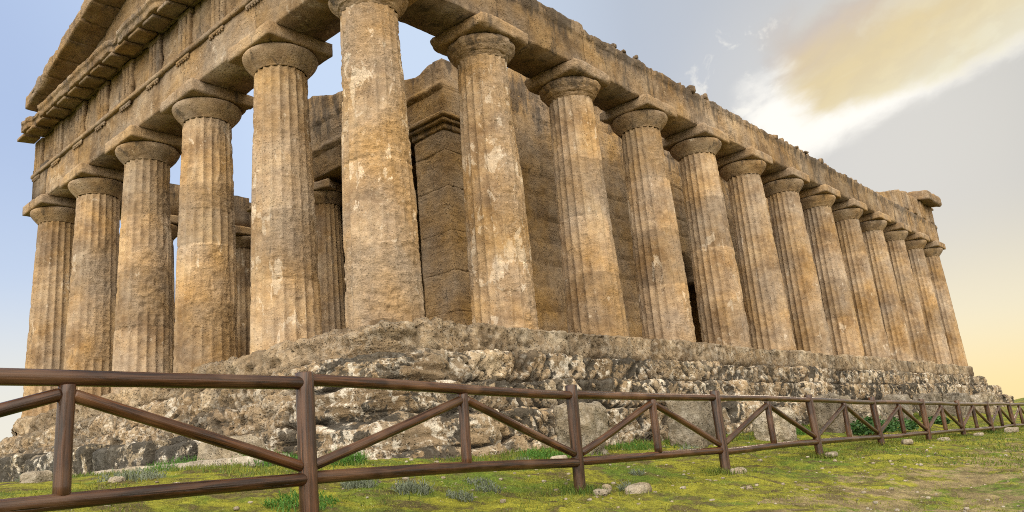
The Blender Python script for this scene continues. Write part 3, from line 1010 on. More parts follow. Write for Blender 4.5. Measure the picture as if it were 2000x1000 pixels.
def front_side(back):
    """architrave, frieze, cornice and pediment of one short side; local frame has the facade facing -y, x from XL to 0"""
    def T(P):
        if not back:
            return P
        return np.stack([XL - P[:, 0], YB - P[:, 1], P[:, 2]], 1)
    hi = 1.0 if not back else 2.4
    # wall_strip faces +x running +y; turn it so that it faces -y running +x
    def put(b, V_, F_, yface, **at):
        Pn = np.stack([V_[:, 1], -V_[:, 0] + yface, V_[:, 2]], 1)
        b.add(T(Pn), F_, **at)
    # architrave
    b = Bag()
    bounds = [XL - 0.62] + [x for x in fx[4:0:-1]] + [0.62]
    for i in range(5):
        a, c = bounds[i], bounds[i + 1]
        if i == 0:
            a += 0.02
        ys = strip_y(int((c - a) / (0.06 * hi)), a + 0.004, c - (0.004 if i < 4 else 1.24))
        bt = np.full(len(ys), AZ0 + 0.003)
        V_, F_, A_ = wall_strip(ys, bt, np.full(len(ys), AZ1), 1.2, 0.07 * hi, 0.014, 1.6, 14.0 + i, (), 60.0, 0.0)
        put(b, V_, F_, -0.60 + 0.006 * ((i * 5) % 3 - 1), tone=0.7 * math.sin(i * 4.1 + 1), worn=A_ * 0.5, pale=0.35)
    # the short return at the near corner
    ys = strip_y(int(1.2 / (0.06 * hi)), -0.63, 0.605)
    V_, F_, A_ = wall_strip(ys, np.full(len(ys), AZ0 + 0.006), np.full(len(ys), AZ1 - 0.004), 0.35, 0.07 * hi, 0.014, 1.6, 19.0, (), 60.0, 0.0)
    put(b, V_, F_, -0.603, worn=A_ * 0.5, pale=0.3)
    arch = obj('architrave', b.mesh('architrave', M_ENT), temple)
    # taenia band
    b = Bag()
    segs = [(XL - 0.65, -12.2), (-12.17, -8.1), (-8.08, -4.0), (-3.98, 0.65)]
    for i, (a, c) in enumerate(segs):
        P, F = rough_box((c - a, 0.30, 0.12), 0.05 * hi, 0.012, 0.008, 3, 40 + i, 0.02, 90)
        b.add(T(xf(P, ((a + c) / 2, -0.53, AZ1 + 0.064))), F, worn=0.3, stain=0.1)
    obj('taenia', b.mesh('taenia', M_ENT), arch)
    # frieze back wall + triglyphs
    b = Bag()
    ys = strip_y(int(17 / (0.07 * hi)), XL - 0.57, 0.57)
    V_, F_, A_ = wall_strip(ys, np.full(len(ys), AZ1 + 0.126), np.full(len(ys), FZ1), 1.1, 0.07 * hi, 0.05, 1.3, 23.0, (), 1.6, 0.02)
    rough = fbm(V_ * np.array([2.2, 4.0, 1.2]) + 2, 4)
    V_[:, 0] -= 0.12 * np.clip(rough, 0, 1) * (V_[:, 0] > -0.5)
    put(b, V_, F_, -0.545, worn=A_, stain=0.25 + 0.5 * np.clip(rough, -0.3, 1))
    fr = obj('frieze', b.mesh('frieze', M_ENT), temple)
    xs = [XL - 0.28] + [XL + 1.42] + [x for c0, c1 in zip(fx[4::-1][:4], fx[3::-1]) for x in (c0 + 0.05, (c0 + c1) / 2)] + [fx[1] + .0, -1.4, 0.28]
    xs = [XL - 0.28, XL + 1.36]
    for i in range(4, 0, -1):
        xs.append(fx[i])
        if i > 1:
            xs.append((fx[i] + fx[i - 1]) / 2)
    xs += [-1.36, 0.28]
    for i, x in enumerate(xs):
        tb = Bag()
        er = [0.1, 0.2, 1.0, 0.9, 0.8, 0.5, 0.35, 0.25, 0.6, 0.3, 0.4, 0.2][i % 12]
        for q in (-1, 0, 1):
            P, F = rough_box((0.165, 0.14, FZ1 - AZ1 - 0.30), 0.045 * hi, 0.03 + 0.02 * er, 0.012 + 0.05 * er, 3.2, 60 + i * 3 + q, 0.10 * er)
            tb.add(T(xf(P, (x + q * 0.205, -0.555, (FZ1 + AZ1) / 2 - 0.02))), F, worn=0.4 + 0.5 * er, stain=0.2)
        P, F = rough_box((0.62, 0.13, 0.15), 0.05 * hi, 0.02, 0.012, 3, 90 + i, 0.05 * er)
        tb.add(T(xf(P, (x, -0.56, FZ1 - 0.10))), F, worn=0.4, stain=0.2)
        obj('triglyph', tb.mesh('triglyph', M_ENT), fr)
        rb_ = Bag()
        P, F = rough_box((0.64, 0.05, 0.085), 0.05 * hi, 0.012, 0.008, 3, 120 + i, 0.02)
        rb_.add(T(xf(P, (x, -0.632, AZ1 - 0.044))), F, worn=0.4)
        for q in range(6):
            if (i * 7 + q * 3) % 11 == 0:
                continue
            P, F = rough_box((0.055, 0.05, 0.055), 0.03, 0.015, 0.004, 5, q)
            rb_.add(T(xf(P, (x - 0.27 + q * 0.108, -0.634, AZ1 - 0.112))), F, worn=0.5)
        obj('regula', rb_.mesh('regula', M_ENT), arch)
    # horizontal cornice: sloping soffit with mutules
    b = Bag()
    L = 17.05
    pr = np.array([(-0.5, FZ1 + 0.004), (-0.60, FZ1 + 0.004), (-1.16, FZ1 - 0.045), (-1.20, FZ1 - 0.03), (-1.215, FZ1 + 0.13), (-1.27, FZ1 + 0.18),
                   (-1.28, FZ1 + 0.27), (-1.20, FZ1 + 0.33), (-0.5, FZ1 + 0.36)])
    s = np.concatenate([[0], np.cumsum(np.hypot(*np.diff(pr, axis=0).T))])
    ss = np.unique(np.concatenate([np.linspace(0, s[-1], 30), s]))
    yy, zz = np.interp(ss, s, pr[:, 0]), np.interp(ss, s, pr[:, 1])
    xs2 = np.linspace(XL + 0.06, 1.22, int(18 / (0.06 * hi)))
    XX = np.repeat(xs2, len(ss))
    YY = np.tile(yy, len(xs2))
    ZZ = np.tile(zz, len(xs2))
    P = np.stack([XX, YY, ZZ], 1)
    outw = sstep(-0.7, -1.2, YY)
    n1 = fbm(P * 1.7 + 60, 4)
    bite = sstep(0.12, 0.5, fbm(P * np.array([1.1, 0.3, 0.3]) + 77, 3))
    P[:, 1] += outw * (0.05 * n1 + 0.12 * bite + 0.02 * fbm(P * 7, 3))
    P[:, 2] += outw * (0.05 * fbm(P * 2.3 + 90, 4) - 0.03 * bite * (ZZ > FZ1 + .15)) + 0.01 * fbm(P * 6, 3)
    b.add(T(P), gridF(len(xs2), len(ss)), worn=0.3 + 0.4 * bite, stain=np.where(ZZ < FZ1 + 0.02, 0.25, 0.35) + 0.2 * n1)
    for xe in (xs2[0], xs2[-1]):
        P, F = rough_box((0.06, 0.74, 0.36), 0.06 * hi, 0.02, 0.02, 3, xe)
        b.add(T(xf(P, (xe, -0.86, FZ1 + 0.13))), F, worn=0.5, stain=0.2)
    ge = obj('cornice', b.mesh('cornice', M_ENT), temple)
    mx = sorted(set([round(v, 3) for v in xs] + [round((p + q) / 2, 3) for p, q in zip(xs, xs[1:])]))
    for i, x in enumerate(mx):
        P, F = rough_box((0.58, 0.50, 0.10), 0.06 * hi, 0.015, 0.010, 3, 200 + i, 0.06)
        zc = FZ1 - 0.055
        sl = 0.049 / 0.56
        P[:, 2] += sl * (P[:, 1])
        mm = mesh('mutule', T(xf(P, (x, -0.90, zc))), F, M_ENT, dict(worn=np.full(len(P), 0.3), stain=np.full(len(P), 0.2)))
        obj('mutule', mm, ge)
    # pediment: tympanum and raking cornices
    b = Bag()
    xm = (XL) / 2
    ys = strip_y(int(15 / (0.09 * hi)), XL + 0.2, -0.2)
    slope = 0.285
    half = 8.7
    def rake(x, off=0.0):
        return GZ1 - 0.02 + slope * (half - np.abs(x - xm)) + off
    tp = rake(ys, -0.05)
    V_, F_, A_ = wall_strip(ys, np.full(len(ys), FZ1 + 0.33), np.maximum(tp, FZ1 + 0.36), 0.7, 0.10 * hi, 0.02, 1.5, 31.0, (9.75, 10.25, 10.8, 11.3), 1.7, 0.03)
    put(b, V_, F_, -0.48, worn=A_, stain=0.0)
    pd = obj('pediment', b.mesh('pediment', M_ENT), temple)
    for sgn in (-1, 1):
        b = Bag()
        n = 9
        for i in range(n):
            he = 7.55 if sgn < 0 else half + 0.32
            x0 = xm + sgn * he * (n - i) / n
            x1 = xm + sgn * he * (n - i - 1) / n
            lx = abs(x1 - x0)
            P, F = rough_box((lx - 0.012, 1.42, 0.40), 0.06 * hi if not back else .14, 0.03, 0.03, 2.0, 300 + i + sgn, 0.22)
            P[:, 2] += np.where(P[:, 2] > 0, 0.14 * fbm(P * np.array([3, 2, 0]) + i * 9, 4), 0)
            P[:, 2] += -sgn * slope * P[:, 0]
            xc = (x0 + x1) / 2
            b.add(T(xf(P, (xc, -0.53, rake(xc, 0.16)))), F, worn=0.45, stain=0.25)
        obj('raking_cornice', b.mesh('raking_cornice', M_ENT), pd)
    return arch


front_side(False)
front_side(True)

# frieze stubs surviving on the right flank at either end, and the back corner return
b = Bag()
ys = strip_y(90, 28.6, YB + 0.56)
tp = np.interp(ys, [28.6, 29.4, 30.5, 32.2, 33.0, 33.4, 34.2, 35.4, YB + .56], [7.85, 7.95, 8.2, 8.62, 8.80, 8.70, 8.78, 8.88, 8.88]) + 0.05 * fbm(np.stack([ys * 2, 0 * ys, 0 * ys], 1), 3)
V_, F_, A_ = wall_strip(ys, np.full(len(ys), 7.78), tp, 1.0, 0.10, 0.03, 1.5, 71.0, (8.3,), 1.6, 0.03)
b.add(xf(V_, (0.56, 0, 0)), F_, tone=wall_strip.tone, worn=A_, stain=0.1)
for i, y in enumerate((33.6, 35.1, 36.7, 38.3)):
    for q in (-1, 0, 1):
        P, F = rough_box((0.12, 0.165, 0.95), 0.08, 0.03, 0.02, 3, 400 + i * 3 + q)
        b.add(xf(P, (0.58, y + q * 0.2, 8.32)), F, worn=0.4)
obj('frieze', b.mesh('frieze', M_ENT), temple)
b = Bag()
ys = strip_y(50, -0.58, 3.6)
tp = np.interp(ys, [-0.6, 1.2, 2.2, 3.6], [8.9, 8.85, 8.4, 8.0]) + 0.06 * fbm(np.stack([ys * 2, 0 * ys, 0 * ys], 1), 3)
V_, F_, A_ = wall_strip(ys, np.full(len(ys), 7.80), tp, 1.0, 0.10, 0.03, 1.5, 75.0, (8.3,), 1.6, 0.03)
b.add(xf(V_, (0.55, 0, 0)), F_, tone=wall_strip.tone, worn=A_, stain=0.1)
frs = obj('frieze', b.mesh('frieze', M_ENT), temple)
# surviving flank cornice blocks at the back corner
P, F = rough_box((1.6, 2.5, 0.52), 0.09, 0.07, 0.06, 1.6, 444, 0.25)
P[:, 2] -= 0.10 * sstep(0.0, 0.8, P[:, 0])
me = mesh('cornice', xf(P, (0.36, YB - 0.75, 9.10)), F, M_ENT, dict(worn=np.full(len(P), 0.5), stain=np.full(len(P), 0.2)))
obj('cornice', me, temple)

# ---- the cella inside
CX1, CX0, CY0, CY1 = -3.2, -12.54, 5.0, 33.2
arches = [16.85 + 3.2 * k for k in range(-2, 5)]


def cella_wall(right):
    b = Bag()
    ar = [a for a in arches if (a > 15 or not right)]
    ex = [a + s_ * 1.25 for a in ar for s_ in (-1, 1)]
    n = 420 if right else 120
    ys = strip_y(n, CY0 + 0.95, CY1, ex)
    bt = np.full(len(ys), 0.05)
    for a in ar:
        inside = np.abs(ys - a) < 1.25
        bt = np.where(inside, 3.05 + np.sqrt(np.clip(1.27 ** 2 - (ys - a) ** 2, 0, None)), bt)
    tp = np.interp(ys, [6.0, 7.2, 8.2], [8.35, 8.55, 9.15]) + 0.22 * fbm(np.stack([ys * 0.55, 0 * ys, 0 * ys + 3], 1), 4) + 0.18 * np.sign(np.sin(ys * 1.7 + 2 * np.sin(ys * .6))) * 0.6
    V_, F_, A_ = wall_strip(ys, bt, tp, 0.9, 0.075 if right else 0.3, 0.03, 1.5, 51.0 + right, (0.95, 1.55, 2.2, 2.95, 3.6, 4.3, 5.0, 5.65, 6.35, 6.95, 7.5, 8.1), 1.5, 0.055)
    z = V_[:, 2]
    st = sstep(6.3, 7.8, z) * 0.8 + 0.5 * fbm(V_ * np.array([1, 0.9, 0.3]), 3) - 0.25
    if right:
        b.add(xf(V_, (CX1 - 0.05, 0, 0)), F_, tone=wall_strip.tone, worn=A_, stain=st, pale=-0.5)
    else:
        b.add(xf(V_, (CX0, 0, 0), PI) + np.array([0, ys[0] + ys[-1], 0]), F_, tone=wall_strip.tone, worn=A_, stain=st)
    return obj('cella_wall', b.mesh('cella_wall', M_CELLA), temple)


cella_wall(True)
cella_wall(False)


def anta(x, right):
    b = Bag()
    zs = [0.05, 1.25, 2.3, 3.35, 4.55, 5.55, 6.12]
    for i, (z0, z1) in enumerate(zip(zs, zs[1:])):
        P, F = rough_box((1.18, 1.15, z1 - z0 + 0.004), 0.05, 0.004, 0.03, 2.0, 500 + i + 10 * right, 0.05)
        e = sstep(0.0, 0.4, fbm(P * np.array([2, 2, 5]) + i * 4, 3))
        b.add(xf(P, (x + 0.008 * ((i * 3) % 3 - 1), CY0 + 0.55, (z0 + z1) / 2)), F, worn=0.35 + 0.5 * e, pale=-0.5)
    o = obj('anta', b.mesh('anta', M_CELLA), temple)
    b = Bag()
    for z, dx, h_ in ((6.22, 0.05, 0.18), (6.37, 0.13, 0.12), (6.50, 0.20, 0.13)):
        P, F = rough_box((1.18 + 2 * dx, 1.15 + 2 * dx, h_), 0.05, 0.03, 0.02, 2.4, 520 + z, 0.22)
        b.add(xf(P, (x, CY0 + 0.55, z)), F, worn=0.6, stain=0.5)
    obj('capital', b.mesh('capital', M_CELLA), o)


anta(CX1 - 0.59, 1)
anta(CX0 + 0.59, 0)
for x in (-6.3, -9.44):
    c = obj('column', far_m[1], temple, (x, CY0 + 0.6, 0.4), (0, 0, 0.3))
    c.scale = (0.9, 0.9, 0.90)
    e = obj('echinus', ce[2], c, (0, 0, HS))
    a = obj('abacus', ca[1], c, (0, 0, HS + 0.56))
# beam over the porch, broken along its top
b = Bag()
ys = strip_y(170, CX0 - 0.06, CX1 + 0.04)
tp = np.interp(ys, [-12.7, -12.0, -11.0, -9.0, -8.0, -7.0, -5.0, -4.2, -3.9, -3.1], [8.6, 8.9, 9.35, 9.35, 9.0, 8.85, 8.2, 8.05, 8.15, 8.2]) + 0.07 * fbm(np.stack([ys * 1.6, 0 * ys, 0 * ys], 1), 4)
V_, F_, A_ = wall_strip(ys, np.full(len(ys), 6.57), tp, 1.0, 0.08, 0.05, 1.4, 81.0, (7.35, 8.3), 2.6, 0.05)
z = V_[:, 2]
V_[:, 0] += 0.07 * sstep(7.34, 7.40, z) * sstep(7.55, 7.50, z) * (V_[:, 0] > -0.5) + 0.06 * sstep(8.30, 8.34, z) * (V_[:, 0] > -0.5)
b.add(np.stack([V_[:, 1], -V_[:, 0] + CY0 + 0.03, V_[:, 2]], 1), F_, tone=wall_strip.tone, worn=A_, stain=sstep(7.2, 8.4, z) * 0.6 + 0.1)
# its return above the near anta
ys = strip_y(60, CY0 + 1.04, CY0 + 4.2)
tp = np.interp(ys, [6, 7.0, 7.4, 9.3], [8.25, 8.35, 8.9, 8.6]) + 0.08 * fbm(np.stack([ys * 1.6, 0 * ys, 0 * ys + 4], 1), 4)
V_, F_, A_ = wall_strip(ys, np.full(len(ys), 7.7), tp, 0.8, 0.09, 0.05, 1.4, 83.0, (), 2.6, 0.05)
b.add(xf(V_, (CX1 - 0.1, 0, 0)), F_, tone=wall_strip.tone, worn=A_, stain=0.3)
obj('porch_beam', b.mesh('porch_beam', M_CELLA), temple)
P, F = rough_box((8.4, 4.3, 0.25), 0.4, 0.02, 0.02)  # slab added out of view to keep light out of the porch
obj('porch_shade_slab', mesh('porch_shade_slab', xf(P, (-8.3, 8.0, 7.6)), F, M_CELLA), temple)
# cross walls with a doorway
for yw, fl_ in ((10.2, 1), (28.5, 0)):
    b = Bag()
    ys = strip_y(80, CX0 + 0.92, CX1 - 0.97, (-9.2, -6.6))
    bt = np.where(np.abs(ys + 7.9) < 1.3, 5.2, 0.05)
    V_, F_, A_ = wall_strip(ys, bt, ragged(ys, 9.3, 0.3, yw, 0.7), 0.9, 0.2, 0.03, 1.4, yw, (1.2, 2.4, 3.6, 4.8, 6.0, 7.0), 1.6, 0.03)
    b.add(np.stack([V_[:, 1], -V_[:, 0] + yw, V_[:, 2]], 1), F_, tone=wall_strip.tone, worn=A_)
    cw = obj('cross_wall', b.mesh('cross_wall', M_CELLA), temple)

# ------------------------------------------------------------------ wooden fence
fence = thing('wooden_fence', 'brown round-log fence with inverted V braces running along the grass before the temple', 'fence', (5.5, -2.2, -2.9))
FO = Vector((5.5, -2.2, -2.9))


def log_mesh(name, L, r, seed, seg=18, rings=24, taper=0.0, bend=0.006, cut=0.0):
    """one peeled log along local +z"""
    t = np.linspace(0, 1, rings)
    zz = t * L
    th = np.arange(seg) / seg * 2 * PI
    prof = np.ones(rings)
    zz = np.concatenate([[0, 0.0], zz[1:-1], [L, L]])
    zz[1] = 0.0
    rad = np.concatenate([[0.0, r * 0.93], np.full(rings - 2, r), [r * 0.93, 0.0]])
    zz[2] = max(zz[2] * 0.15, 0.006)
    zz[-3] = L - max((L - zz[-3]) * 0.15, 0.006)
    n = len(zz)
    T = np.repeat(th, n)
    Zz = np.tile(zz, seg)
    R_ = np.tile(rad, seg)
    P = np.stack([R_ * np.cos(T), R_ * np.sin(T), Zz], 1)
    Q = np.stack([np.cos(T) * 0.5, np.sin(T) * 0.5, Zz * 0.8], 1) + seed * 3.3
    k = 1 + 0.055 * fbm(Q * 1.5, 3) + taper * (Zz / L - 0.5)
    P[:, 0] = P[:, 0] * k + bend * np.sin(Zz / L * PI + seed) * np.sin(seed * 7)
    P[:, 1] = P[:, 1] * k + bend * np.sin(Zz / L * PI * 1.3 + seed) * np.cos(seed * 5)
    return mesh(name, P, gridF(seg, n, True), M_WOOD)


def log(name, p0, p1, r, seed, **kw):
    p0, p1 = Vector(p0), Vector(p1)
    d = p1 - p0
    me = log_mesh(name, d.length, r, seed, **kw)
    o = obj(name, me, fence)
    o.rotation_euler = d.to_track_quat('Z', 'Y').to_euler()
    o.location = p0 - FO
    return o


px = [5.85, 5.80, 5.745, 5.52, 5.62, 5.56, 5.41, 5.49, 5.44, 5.41, 5.38, 5.36, 5.34, 5.32, 5.30]
py = [-12.2, -8.9, -5.55, -2.19, 0.72, 3.97, 7.45, 10.4, 13.63, 16.93, 20.1, 23.3, 26.5, 29.7, 32.9]
pzt = [-1.74, -1.75, -1.765, -1.85, -1.91, -1.965, -2.02, -2.09, -2.15, -2.20, -2.25, -2.29, -2.33, -2.37, -2.41]
pzb = [-2.43, -2.43, -2.43, -2.52, -2.58, -2.625, -2.68, -2.74, -2.80, -2.85, -2.90, -2.95, -3.0, -3.05, -3.1]
ptop = [0.07, 0.07, 0.065, 0.10, 0.085, 0.08, 0.09, 0.08, 0.085, 0.075, 0.085, 0.08, 0.08, 0.08, 0.08]
rs = np.random.default_rng(5)
for i in range(len(px)):
    g = gz(px[i], py[i])
    lean = rs.normal(0, 0.012, 2)
    log('post', (px[i] - lean[0], py[i] - lean[1], g - 0.35), (px[i] + lean[0] * .4, py[i] + lean[1] * .4, pzt[i] + ptop[i]), 0.064 + rs.normal(0, .002), i + 0.3, bend=0.004)
for i in range(len(px) - 1):
    a = Vector((px[i], py[i], 0))
    c = Vector((px[i + 1], py[i + 1], 0))
    at_, ct_ = Vector((*a.xy, pzt[i])), Vector((*c.xy, pzt[i + 1]))
    ab_, cb_ = Vector((*a.xy, pzb[i])), Vector((*c.xy, pzb[i + 1]))
    u = (ct_ - at_).normalized()
    ub = (cb_ - ab_).normalized()
    j = rs.normal(0, 0.006, 4)
    log('rail', at_ + u * 0.035 + Vector((0, 0, j[0])), ct_ - u * 0.035 + Vector((0, 0, j[1])), 0.0435 + rs.normal(0, .002), i + 40.1, rings=30, bend=0.012)
    log('rail', ab_ + ub * 0.035 + Vector((0, 0, j[2])), cb_ - ub * 0.035 + Vector((0, 0, j[3])), 0.0435 + rs.normal(0, .002), i + 60.7, rings=30, bend=0.012)
    m = 0.5 + rs.normal(0, 0.012)
    mt = at_.lerp(ct_, m)
    mb = ab_.lerp(cb_, m)
    log('short_post', mb + Vector((0, 0, 0.034)), mt - Vector((0, 0, 0.038)), 0.046, i + 80.9, bend=0.003)
    for (e_b, e_t, dirn) in ((ab_, at_, 1), (cb_, ct_, -1)):
        p0 = e_b + ub * dirn * 0.055 + Vector((0, 0, 0.085))
        p1 = mt - u * dirn * 0.035 - Vector((0, 0, 0.095))
        log('brace', p0, p1, 0.038, i + 100.3 + dirn, bend=0.008)

# ------------------------------------------------------------------ loose blocks and stones


def block(name, size, loc, rz, seed, label, group, cat='stone block', r=0.08, amp=0.05, lich=0.6, crust=0.0, tone=0.0, tilt=0.0, worn=0.3, chip=0.15, pale=0.0, res=0.05):
    P, F = rough_box(size, res, r, amp, 2.2, seed, chip)
    d = worley(P * 8 + seed)
    P = P * (1 - 0.02 * sstep(0.35, 0.1, d)[:, None])
    cr = crust + 0.5 * fbm(P * 1.5 + seed, 3)
    me = mesh(name, P, F, M_ROCK, dict(lichen=np.full(len(P), lich), tone=np.full(len(P), tone), crust=cr, worn=np.full(len(P), worn), pale=np.full(len(P), pale)))
    o = obj(name, me, None, loc, (tilt, 0, rz))
    tag(o, label, cat, group)
    return o


fg = 'dark lichened blocks in a row along the front steps'
rowb = [(-9.9, 3.3, -1.40, 'leftmost of the row of dark lichened blocks, cut off by the edge of the photo'),
        (-6.45, 3.3, -1.50, 'long dark pitted block behind the leftmost short fence post'),
        (-3.55, 2.3, -1.60, 'rounded dark block speckled white, right of the leftmost short fence post'),
        (-1.72, 1.15, -1.73, 'small dark flat-topped block above the bright green fennel patch')]
for i, (x, L, zt, lb) in enumerate(rowb):
    zb = gz(x, -2.75) - 0.12
    block('stone_block', (L - 0.05, 0.75, zt - zb), (x, -2.66 + 0.02 * i, (zt + zb) / 2), 0.02 * (i % 2) - 0.01, 700 + i, lb, fg, r=0.10, amp=0.09, lich=1.0, crust=0.32, worn=0.6, tone=-0.6, chip=0.12)
zb = gz(-0.5, -2.7) - 0.1
block('stone_block', (1.1, 0.6, 0.52), (-0.45, -2.62, zb + 0.26), 0.05, 705, 'greyish purple block at the right end of the dark row, under the diagonal brace', fg, r=0.12, amp=0.06, lich=0.25, crust=-0.2, worn=0.5)

sg = 'upright blocks standing in the grass between fence and steps'
stand = [(3.30, 1.22, 0.60, 0.62, 0.78, 'tall squared tan block just right of the second tall fence post'),
         (3.62, 4.10, 0.60, 0.90, 0.86, 'broad brown block behind the third tall fence post'),
         (3.95, 6.70, 0.55, 0.95, 0.66, 'pale cream block leaning behind the fourth tall fence post'),
         (3.75, 10.4, 0.6, 1.15, 0.84, 'brown upright block between the fourth and fifth tall fence posts'),
         (3.75, 13.0, 0.6, 1.1, 0.60, 'lower grey boulder behind the fifth tall fence post'),
         (3.70, 15.6, 0.6, 1.0, 0.80, 'brown block between the fifth and sixth tall fence posts'),
         (3.70, 18.9, 0.6, 1.1, 0.82, 'smooth brown block between the sixth and seventh tall fence posts'),
         (3.72, 22.2, 0.6, 1.3, 0.84, 'far brown block between the seventh and eighth tall fence posts'),
         (3.75, 26.0, 0.6, 1.4, 0.80, 'farthest block, showing just right of the eighth tall fence post')]
for i, (x, y, a, c, h, lb) in enumerate(stand):
    z = gz(x, y) - 0.1
    block('stone_block', (a, c, h + 0.1), (x - 0.25, y, z + h / 2 + 0.05), 0.06 * ((i * 3) % 4 - 1.5), 720 + i, lb, sg, tone=[-1.2, -1.5, -0.2, -1.8, -0.8, -1.6, -1.6, -1.4, -0.6][i], r=0.11, amp=0.13, chip=0.30,
          lich=[0.25, 0.25, 0.5, 0.2, 0.9, 0.3, 0.2, 0.3, 0.6][i], crust=-0.1, worn=0.35, pale=[0, 0, 0.9, 0, 0, 0, 0, 0, 0.2][i], tilt=0.03 * ((i % 3) - 1))
# pale kerb slab
kx0, kx1 = -4.0, 1.9
zk = gz(-1, -3.25)
P, F = rough_box((kx1 - kx0, 0.32, 0.16), 0.07, 0.05, 0.03, 1.8, 760, 0.06, 90)
P[:, 2] -= P[:, 0] * 0.020
o = obj('kerb_stone', mesh('kerb_stone', P, F, M_ROCK, dict(lichen=np.full(len(P), .35), crust=np.full(len(P), -.4), pale=np.full(len(P), .9))), None, ((kx0 + kx1) / 2, -3.22, zk + 0.02), (0, 0, -0.03))
tag(o, 'long low pale slab edged with orange lichen in front of the dark blocks', 'kerb stone')

stones = [('flat pale slab lying in the moss between the second and third tall fence posts', (0.18, 0.58, 0.11), (5.80, -1.58), 0.35, 0.5),
          ('little pale stone at the left end of the flat pale slab', (0.09, 0.11, 0.10), (5.55, -1.80), 0.2, 0.6),
          ('pale stone at the foot of the third tall fence post', (0.14, 0.26, 0.08), (5.76, 0.80), 0.1, 1.0),
          ('whitish stone at the foot of the second tall fence post', (0.12, 0.26, 0.06), (5.72, -2.10), 0.3, 1.0),
          ('stone at the foot of the fourth tall fence post', (0.15, 0.25, 0.09), (5.72, 4.05), 0.0, 0.6),
          ('grey stone between the fifth and sixth tall fence posts', (0.2, 0.3, 0.1), (5.55, 8.6), 0.4, 0.6),
          ('grey stone by the sixth tall fence post', (0.2, 0.32, 0.11), (5.72, 10.6), 0.0, 0.6),
          ('grey stone by the seventh tall fence post', (0.2, 0.32, 0.1), (5.7, 13.9), 0.0, 0.6),
          ('grey stone at the foot of the ninth tall fence post', (0.3, 0.45, 0.15), (5.75, 17.6), 0.0, 0.7),
          ('angular yellowish stone left of the leftmost short fence post', (0.20, 0.30, 0.17), (0.75, -5.62), 0.6, 0.2),
          ('tan stone just right of the leftmost short fence post', (0.11, 0.15, 0.08), (2.40, -5.45), 0.2, 0.2),
          ('little upright white stone left of the leftmost short fence post', (0.08, 0.08, 0.12), (0.15, -5.1), 0.2, 1.0),
          ('small pale triangular stone before the brown upright block', (0.10, 0.22, 0.26), (4.2, 9.3), 0.2, 0.9),
          ('pale stone in the grass left of the tall squared tan block', (0.18, 0.22, 0.12), (3.6, -0.1), 0.2, 0.9)]
for i, (lb, sz, (x, y), rz, pl) in enumerate(stones):
    block('stone', sz, (x, y, gz(x, y) + sz[2] * 0.25), rz, 800 + i, lb, 'loose stones lying in the moss', 'stone', r=min(sz) * 0.35, amp=0.035, lich=0.25, crust=-0.4, pale=pl, res=0.025, chip=0.03, worn=0.2)
# fine grit strewn over the moss
b = Bag()
rr = np.random.default_rng(23)
for i in range(420):
    y = rr.uniform(-6.5, 9)
    x = rr.uniform(2.9, 9.5)
    s_ = rr.uniform(0.010, 0.035) * (1.5 if rr.random() < 0.1 else 1)
    P, F = rough_box((s_ * 1.3, s_ * 1.6, s_), s_ * 0.5, s_ * 0.35, s_ * 0.2, 20, i)
    b.add(xf(P, (x, y, gz(x, y) + s_ * 0.2), rr.uniform(0, 3)), F, pale=1.0)
obj('gravel', b.mesh('gravel', M_ROCK), kind='stuff')

# ------------------------------------------------------------------ plants


def blades(n, pos, h, wd, lean, rs_, curl=0.5, tint=None):
    """n thin two-quad blades rooted at pos (n x 3)"""
    a = rs_.uniform(0, 2 * PI, n)
    ln = np.abs(rs_.normal(0, lean, n))
    hh = h * rs_.uniform(0.55, 1.15, n)
    ww = wd * rs_.uniform(0.7, 1.3, n)
    dx, dy = np.cos(a), np.sin(a)
    b_ = rs_.uniform(0, 2 * PI, n)
    sx, sy_ = np.cos(b_), np.sin(b_)
    V_ = np.zeros((n, 6, 3))
    for k, (t, wk) in enumerate(((0, 1.0), (0.55, 0.8), (1.0, 0.12))):
        off = ln * hh * (t ** (1 + curl))
        cx = pos[:, 0] + dx * off
        cy = pos[:, 1] + dy * off
        cz = pos[:, 2] + hh * t * np.sqrt(np.clip(1 - (ln * 0.45 * t) ** 2, 0.2, 1))
        for sgn, kk in ((-1, 0), (1, 1)):
            V_[:, k * 2 + kk, 0] = cx + sgn * sx * ww * wk
            V_[:, k * 2 + kk, 1] = cy + sgn * sy_ * ww * wk
            V_[:, k * 2 + kk, 2] = cz
    base = np.arange(n)[:, None] * 6
    F_ = np.concatenate([base + np.array([0, 1, 3, 2]), base + np.array([2, 3, 5, 4])])
    tn = rs_.uniform(0, 1, n) if tint is None else np.clip(tint + rs_.normal(0, 0.2, n), 0, 1)
    return V_.reshape(-1, 3), F_, np.repeat(tn, 6)


rg = np.random.default_rng(77)
b = Bag()


def scatter(n, x0, x1, y0, y1, thr, h, wd, lean, tint, fr=0.9, off=0.0, soft=0.25):
    x = rg.uniform(x0, x1, n)
    y = rg.uniform(y0, y1, n)
    m = fbm(np.stack([x * fr, y * fr, np.full(n, off)], 1), 3)
    keep = m + rg.normal(0, soft, n) * 0.4 > thr
    x, y = x[keep], y[keep]
    p = np.stack([x, y, ground_z(x, y) + bumps(x, y) - 0.005], 1)
    tt = np.clip(tint + 0.8 * m[keep], 0, 1)
    V_, F_, tn = blades(len(x), p, h, wd, lean, rg, tint=tt)
    b.add(V_, F_, tint=tn)


